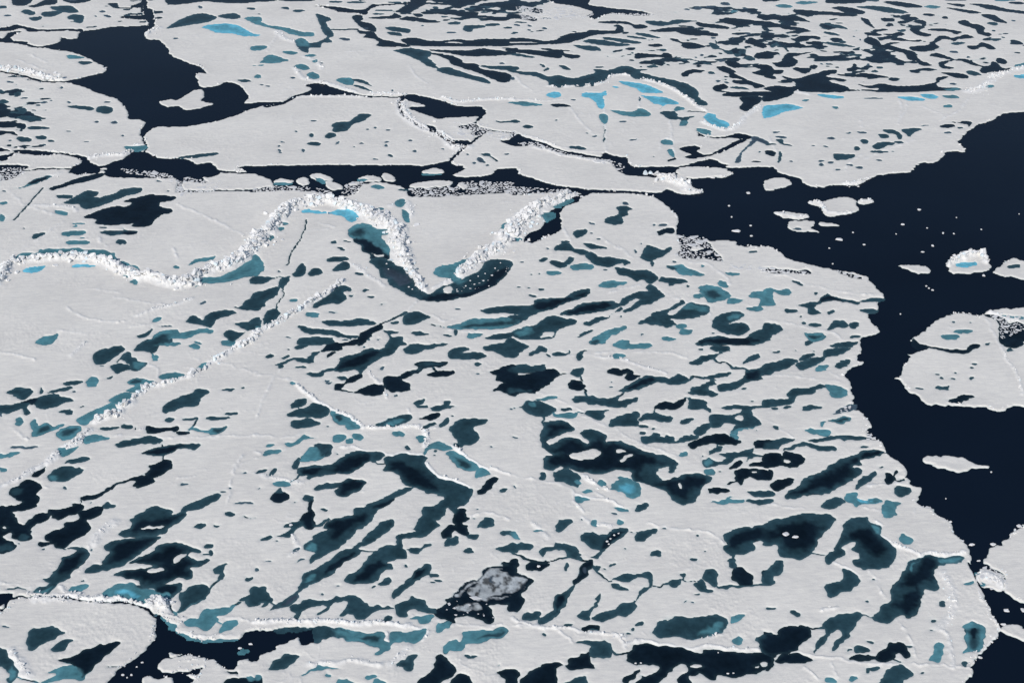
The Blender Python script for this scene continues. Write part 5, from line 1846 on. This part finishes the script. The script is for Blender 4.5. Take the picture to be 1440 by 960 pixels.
# ponds, each a part of the floe it lies on
pr, pc = np.nonzero(PLAB >= 0); pl = PLAB[pr, pc]
pfl = np.zeros(len(pcnt), int); pfl[pl] = FLOE[pr, pc]
pin = np.bincount(pl, INFRAME[pr, pc], len(pcnt))
tot = np.bincount(pl, (1 / mpp(VS[pr])) * 0 + 1, len(pcnt))
po = np.argsort(cell_pond, kind='stable'); ps = cell_pond[po]
pst = np.searchsorted(ps, np.arange(len(pcnt))); pen = np.searchsorted(ps, np.arange(len(pcnt)), 'right')
TINTF = np.clip(COL, 0, 1).reshape(-1, 3)
def pond_obj(name, cells, parent):
    me, uq = grid_mesh(name, cells, WL)
    a = me.attributes.new("pond_tint", 'FLOAT_COLOR', 'POINT')
    c = np.ones((len(uq), 4), np.float32); c[:, :3] = TINTF[uq]
    depth = np.clip(-F.ravel()[uq] / 0.8, 0, 1)[:, None]
    shore = np.array([0.10, 0.20, 0.235], np.float32)
    lum = c[:, :3].mean(1, keepdims=True)
    dd = np.clip(-F.ravel()[uq] / 5.0, 0, 1); nz = fbm(X.ravel()[uq] / 4.0, Y.ravel()[uq] / 6.0, 51, 4)
    c[:, :3] *= np.clip(1.12 - 0.38 * dd + 0.34 * nz, 0.6, 1.5)[:, None]
    c[:, :3] = c[:, :3] * (0.45 + 0.55 * depth) + np.maximum(shore, c[:, :3]) * (0.55 * (1 - depth)) * np.clip(lum * 12, 0.25, 1)
    a.data.foreach_set("color", c.ravel())
    return link(name, me, parent, MAT_POND)
per = {}
for p in np.argsort(-pin):
    per.setdefault(int(pfl[p]), []).append(int(p))
n_pond = 0
for k, plist in per.items():
    parent = FLOE_OBJ.get(k)
    rest = []
    budget = 295
    for p in plist:
        cells = po[pst[p]:pen[p]]
        if len(cells) == 0: continue
        if parent is not None and budget > 0 and pin[p] >= 5:
            pond_obj("melt_pond", cells, parent); budget -= 1; n_pond += 1
        else: rest.append(cells)
    if rest:
        if parent is None:
            o = pond_obj("shallow_water", np.concatenate(rest), None); o["kind"] = "stuff"
            o["label"] = "turquoise shallow water over sunken ice beside the floe"; o["category"] = "water"
        else:
            o = pond_obj("melt_pond", np.concatenate(rest), parent); o["kind"] = "stuff"

# ------------------------------------------------------------------ blocks of broken ice along the pressure ridges
def block_mesh(i, flat=False):
    r = random.Random(100 + i)
    if flat: dims = (r.uniform(0.8, 1.3), r.uniform(0.6, 1.0), r.uniform(0.22, 0.4))
    else: dims = (r.uniform(0.7, 1.3), r.uniform(0.5, 1.0), r.uniform(0.35, 0.75))
    n = r.choice((4, 5, 5, 6))
    base = []
    for k in range(n):
        t = (k + r.uniform(-0.3, 0.3)) / n * 2 * math.pi
        q = r.uniform(0.42, 0.6)
        base.append((math.cos(t) * q * dims[0], math.sin(t) * q * dims[1]))
    v = [(x * r.uniform(.9, 1.1), y * r.uniform(.9, 1.1), -dims[2] / 2) for x, y in base]
    sh = (r.uniform(-.12, .12), r.uniform(-.12, .12)); f = r.uniform(0.72, 0.95)
    v += [(x * f + sh[0], y * f + sh[1], dims[2] / 2 + r.uniform(-.1, .1)) for x, y in base]
    F_ = [tuple(range(n - 1, -1, -1)), tuple(range(n, 2 * n))] + [(k, (k + 1) % n, n + (k + 1) % n, n + k) for k in range(n)]
    return v, F_
BLOCKS = [block_mesh(i, i % 3 == 0) for i in range(14)]
BLOCK_ME = []
for i, (v, f) in enumerate(BLOCKS):
    me = bpy.data.meshes.new("ice_block"); me.from_pydata(v, [], f); me.update()
    me.materials.append(MAT_BLOCK if i % 13 else MAT_BLUE); BLOCK_ME.append(me)

def joined(name, items, parent, mat_idx_by_proto=True):
    """items: (proto index, 4x4 matrix) -> one mesh"""
    vs, fs, mi = [], [], []
    off = 0
    for i, M in items:
        v, f = BLOCKS[i]
        A = np.array(M)
        q = np.array(v) @ A[:3, :3].T + A[:3, 3]
        vs.append(q)
        for g in f: fs.append(tuple(a + off for a in g)); mi.append(0 if i % 13 else 1)
        off += len(v)
    me = bpy.data.meshes.new(name)
    me.from_pydata(np.concatenate(vs).tolist(), [], fs); me.update()
    me.materials.append(MAT_BLOCK); me.materials.append(MAT_BLUE)
    me.polygons.foreach_set("material_index", mi)
    return link(name, me, parent)

def zat(x, y):
    u, v = px_of(x, y)
    c = np.searchsorted(US, u); r = np.searchsorted(VS, v)
    ci = int(min(max(c, 0), NC - 2)); ri = int(min(max(r, 0), NR - 2))
    return float(Z[ri, ci]), ri, ci

floe_blocks = {}    # floe -> list of (size px, ridge no, proto, matrix)
ridge_info = []
for rn, (P, wd, h) in enumerate(RIDGES):
    gx, gy = ground(P[:, 0], P[:, 1])
    Q = np.stack([gx, gy], 1)
    seg = np.hypot(*(Q[1:] - Q[:-1]).T); L = seg.sum(); cum = np.concatenate([[0], np.cumsum(seg)])
    vm = P[:, 1].mean(); m = mpp(vm); hw = wd * 0.5 * m * 1.3
    scale = 0.72 + 0.5 * (m / 0.25 - 1) + 0.29 * min(h, 2.6)
    n = int(L * 2 * hw * (1.9 if h >= 1.4 else 0.7 if h > 0.8 else 0.22) / (scale * scale * 0.62))
    clump_s = random.uniform(0, 100)
    for _ in range(n):
        s = random.uniform(0, L); j = int(min(np.searchsorted(cum, s, 'right') - 1, len(seg) - 1))
        t = (s - cum[j]) / seg[j]; c = Q[j] * (1 - t) + Q[j + 1] * t
        tx, ty = (Q[j + 1] - Q[j]) / seg[j]
        wloc = hw * (0.75 + 0.65 * float(vnoise(np.array(s / 4 + clump_s), np.array(0.0), rn)))
        off = (random.gauss(0, 0.44) if random.random() < 0.8 else random.gauss(0, 1.0)) * wloc
        if h >= 2 and float(vnoise(np.array(s / 3.0), np.array(1.5), rn + 70)) < -0.3 and random.random() < 0.55: continue
        if h < 2 and float(vnoise(np.array(s / 4.0), np.array(0.5), rn + 50)) < -0.25 and random.random() < 0.8: continue
        x, y = c[0] - ty * off, c[1] + tx * off
        z, ri, ci = zat(x, y)
        fl_ = FLOE[ri, ci]
        if fl_ < 0:
            nb = FLOE[max(0, ri - 4):ri + 5, max(0, ci - 4):ci + 5]; nb = nb[nb >= 0]
            if len(nb) == 0: continue
            fl_ = nb[0]
            z = max(z, 0.05)
        if int(fl_) not in FLOE_OBJ: continue
        if POND[ri, ci] and random.random() < 0.8: continue
        sz = scale * random.choice((0.35, 0.45, 0.6, 0.75, 1.0, 1.6) if h >= 1.4 else (0.35, 0.5, 0.7, 0.9)) * random.uniform(0.85, 1.15)
        i = random.randrange(len(BLOCKS))
        core = max(0, 1 - abs(off) / hw)
        z += sz * random.uniform(-0.02, 0.28) * (0.4 + core) + core * h * random.uniform(0, 0.16)
        tilt = 0.34 if h > 1 else 0.22
        M = Matrix.Translation((x, y, z)) @ Euler((random.gauss(0, tilt), random.gauss(0, tilt), random.uniform(0, 6.28))).to_matrix().to_4x4() @ Matrix.Diagonal((sz, sz, sz * random.uniform(0.8, 1.25), 1))
        floe_blocks.setdefault(int(fl_), []).append((sz / mpp(px_of(x, y)[1]), rn, i, M))
# broken lumps along the shores of the floes
shore = np.argwhere((Fsea > 0.05) & (Fsea < 1.0) & ICE & (OUT < 30))
clump = vnoise(X / 6, Y / 8, 111)
EDGE_RN = len(RIDGES)
for ri, ci in shore[RNG.integers(0, len(shore), 3600)]:
    if clump[ri, ci] < 0.2: continue
    fl_ = int(FLOE[ri, ci])
    if fl_ not in FLOE_OBJ or fcnt[fl_] < 3000: continue
    m = float(mpp(VS[ri]))
    sz = (m / 0.25) * random.choice((0.35, 0.45, 0.6, 0.9)) * random.uniform(0.8, 1.2)
    x = float(X[ri, ci]) + random.uniform(-.3, .3); y = float(Y[ri, ci]) + random.uniform(-.8, .8)
    M = Matrix.Translation((x, y, float(Z[ri, ci]) + 0.08 * sz)) @ Euler((random.gauss(0, .2), random.gauss(0, .2), random.uniform(0, 6.28))).to_matrix().to_4x4() @ Matrix.Diagonal((sz, sz, sz * 0.7, 1))
    floe_blocks.setdefault(fl_, []).append((sz / m * 0.5, EDGE_RN, random.randrange(len(BLOCKS)), M))
nblk = 0
for fl_, items in floe_blocks.items():
    items.sort(key=lambda a: -a[0])
    parent = FLOE_OBJ[fl_]
    roots = {}
    def ridge_root(rn):
        if rn not in roots:
            e = link("pressure_ridge" if rn < EDGE_RN else "broken_rim", None, parent); roots[rn] = e
        return roots[rn]
    for s, rn, i, M in items[:290]:
        o = link("ice_block", BLOCK_ME[i], ridge_root(rn)); o.matrix_local = M; nblk += 1
    rest = {}
    for s, rn, i, M in items[290:]: rest.setdefault(rn, []).append((i, M))
    for rn, its in rest.items():
        o = joined("ice_rubble", its, ridge_root(rn)); o["kind"] = "stuff"; nblk += len(its)

# ------------------------------------------------------------------ loose pieces of ice: single ones in open water and brash in the leads
def slab(rx, ry, h, r, n=None, sub=0.12):
    n = n or r.choice((5, 6, 7, 8))
    ring = []
    for k in range(n):
        t = (k + r.uniform(-.3, .3)) / n * 2 * math.pi
        q = r.uniform(0.68, 1.15)
        ring.append((math.cos(t) * q * rx, math.sin(t) * q * ry))
    v = [(x * 1.12, y * 1.12, -0.15) for x, y in ring]
    v += [(x, y, h * 0.7) for x, y in ring]
    v += [(x * .8, y * .8, h * r.uniform(.9, 1.2)) for x, y in ring] + [(0, 0, h * 1.15)]
    f = [(k, (k + 1) % n, n + (k + 1) % n, n + k) for k in range(n)]
    f += [(n + k, n + (k + 1) % n, 2 * n + (k + 1) % n, 2 * n + k) for k in range(n)]
    f += [(2 * n + k, 2 * n + (k + 1) % n, 3 * n) for k in range(n)]
    return v, f
R2 = random.Random(5)
for u, v, rx, ry in PIECES:
    x, y = ground(u, v); m = mpp(v)
    el = math.sin(math.atan2(CAM_H, y))
    a, b = rx * m * 0.82, ry * m / el * 0.62
    if 530 < u < 715 and 355 < v < 412: a, b = a * 0.6, b * 0.55
    vv, ff = slab(a, b, min(0.7, 0.22 + 0.12 * a), R2, R2.choice((7, 8, 9)))
    me = bpy.data.meshes.new("ice_piece"); me.from_pydata(vv, [], ff); me.update()
    o = link("ice_piece", me, None, MAT_BLOCK); o.location = (x, y, 0.0)
    lab = PIECE_LABELS.get((round(u), round(v)))
    if lab: o["label"] = lab; o["category"] = "ice piece"
    else:
        brash_tag(o)
        for (ua, va, ub, vb, wh, gr) in PIECE_AREAS:
            if ua <= u <= ub and va <= v <= vb: brash_tag(o, (wh, gr)); break
        if DEBUG > 1: print("P", round(u), round(v), round(rx, 1), o["label"])
SLABS = [slab(0.5 * R2.uniform(0.85, 1.5), 0.5 * R2.uniform(0.7, 1.1), 0.13, R2, R2.choice((4, 5, 5, 6, 7))) for _ in range(12)]
SLAB_ME = []
for v, f in SLABS:
    me = bpy.data.meshes.new("ice_piece"); me.from_pydata(v, [], f); me.update(); me.materials.append(MAT_BRASH); SLAB_ME.append(me)
def inside(P, u, v):
    c = False; n = len(P)
    for i in range(n):
        a, b = P[i - 1], P[i]
        if (a[1] > v) != (b[1] > v) and u < (b[0] - a[0]) * (v - a[1]) / (b[1] - a[1]) + a[0]: c = not c
    return c
brash = []
for zone, P in enumerate(BRASH):
    u0, v0 = P.min(0); u1, v1 = P.max(0)
    m = mpp((v0 + v1) / 2); x0, y0 = ground(720, v1); x1, y1 = ground(720, v0)
    area = (u1 - u0) * m * (y1 - y0)
    KS = 0.22 if zone in SPARSE else 0.68
    tries = int(area * (0.5 if zone in SPARSE else 3.4) / (m / 0.25) ** 1.2)
    placed = {}
    for _ in range(tries):
        u = random.uniform(u0, u1)
        yy = random.uniform(y0, y1); _, v = px_of(0, yy)
        if not inside(P, u, v): continue
        x, y = ground(u, v)
        z, ri, ci = zat(x, y)
        onice = not (SEA[ri, ci] or POND[ri, ci])
        if onice and random.random() < 0.8: continue
        sz = (m / 0.25) ** 0.9 * (KS * random.paretovariate(1.7) if random.random() > 0.02 else random.uniform(2.2, 3.4))
        sz = min(sz, 3.6 * (m / 0.25) ** 0.8)
        if float(vnoise(np.array(x / 6), np.array(y / 8), 15)) < -0.35 and random.random() < 0.75: continue
        key = (int(x / 1.4), int(y / 1.4)); ok = True
        for dx in (-1, 0, 1):
            for dy in (-1, 0, 1):
                for (a, b, s) in placed.get((key[0] + dx, key[1] + dy), ()):
                    if (a - x) ** 2 + (b - y) ** 2 < (0.42 * (s + sz)) ** 2: ok = False
        if not ok: continue
        placed.setdefault(key, []).append((x, y, sz))
        brash.append((sz / m, x, y, (z - 0.1) if onice else 0.0, sz, random.randrange(12), random.uniform(0, 6.28), zone))
brash.sort(key=lambda a: -a[0])
for s, x, y, z, sz, i, a, zone in brash[:240]:
    o = link("ice_piece", SLAB_ME[i], None); o.location = (x, y, z); o.rotation_euler = (0, 0, a); o.scale = (sz, sz, min(sz, 1.5)); brash_tag(o, ZONES[zone])
vs, fs, off = [], [], 0
for s, x, y, z, sz, i, a, zone in brash[240:]:
    v, f = SLABS[i]; v = np.array(v); c, s_ = math.cos(a), math.sin(a)
    q = np.stack([x + sz * (v[:, 0] * c - v[:, 1] * s_), y + sz * (v[:, 0] * s_ + v[:, 1] * c), z + v[:, 2] * min(sz, 1.5)], 1)
    vs.append(q); fs += [tuple(k + off for k in g) for g in f]; off += len(v)
if vs:
    me = bpy.data.meshes.new("brash_ice"); me.from_pydata(np.concatenate(vs).tolist(), [], fs); me.update()
    o = link("brash_ice", me, None, MAT_BRASH); o["kind"] = "stuff"; o["label"] = "mass of small broken ice pieces floating in the dark leads"; o["category"] = "brash ice"
print("FLOES", len(FLOE_OBJ), "PONDS", n_pond, "BLOCKS", nblk, "BRASH", len(brash), "TRIS", sum(len(o.data.polygons) for o in scene.objects if o.type == 'MESH') * 2)
if DEBUG:
    for r in sorted(REPORT, reverse=True): print("F", r)
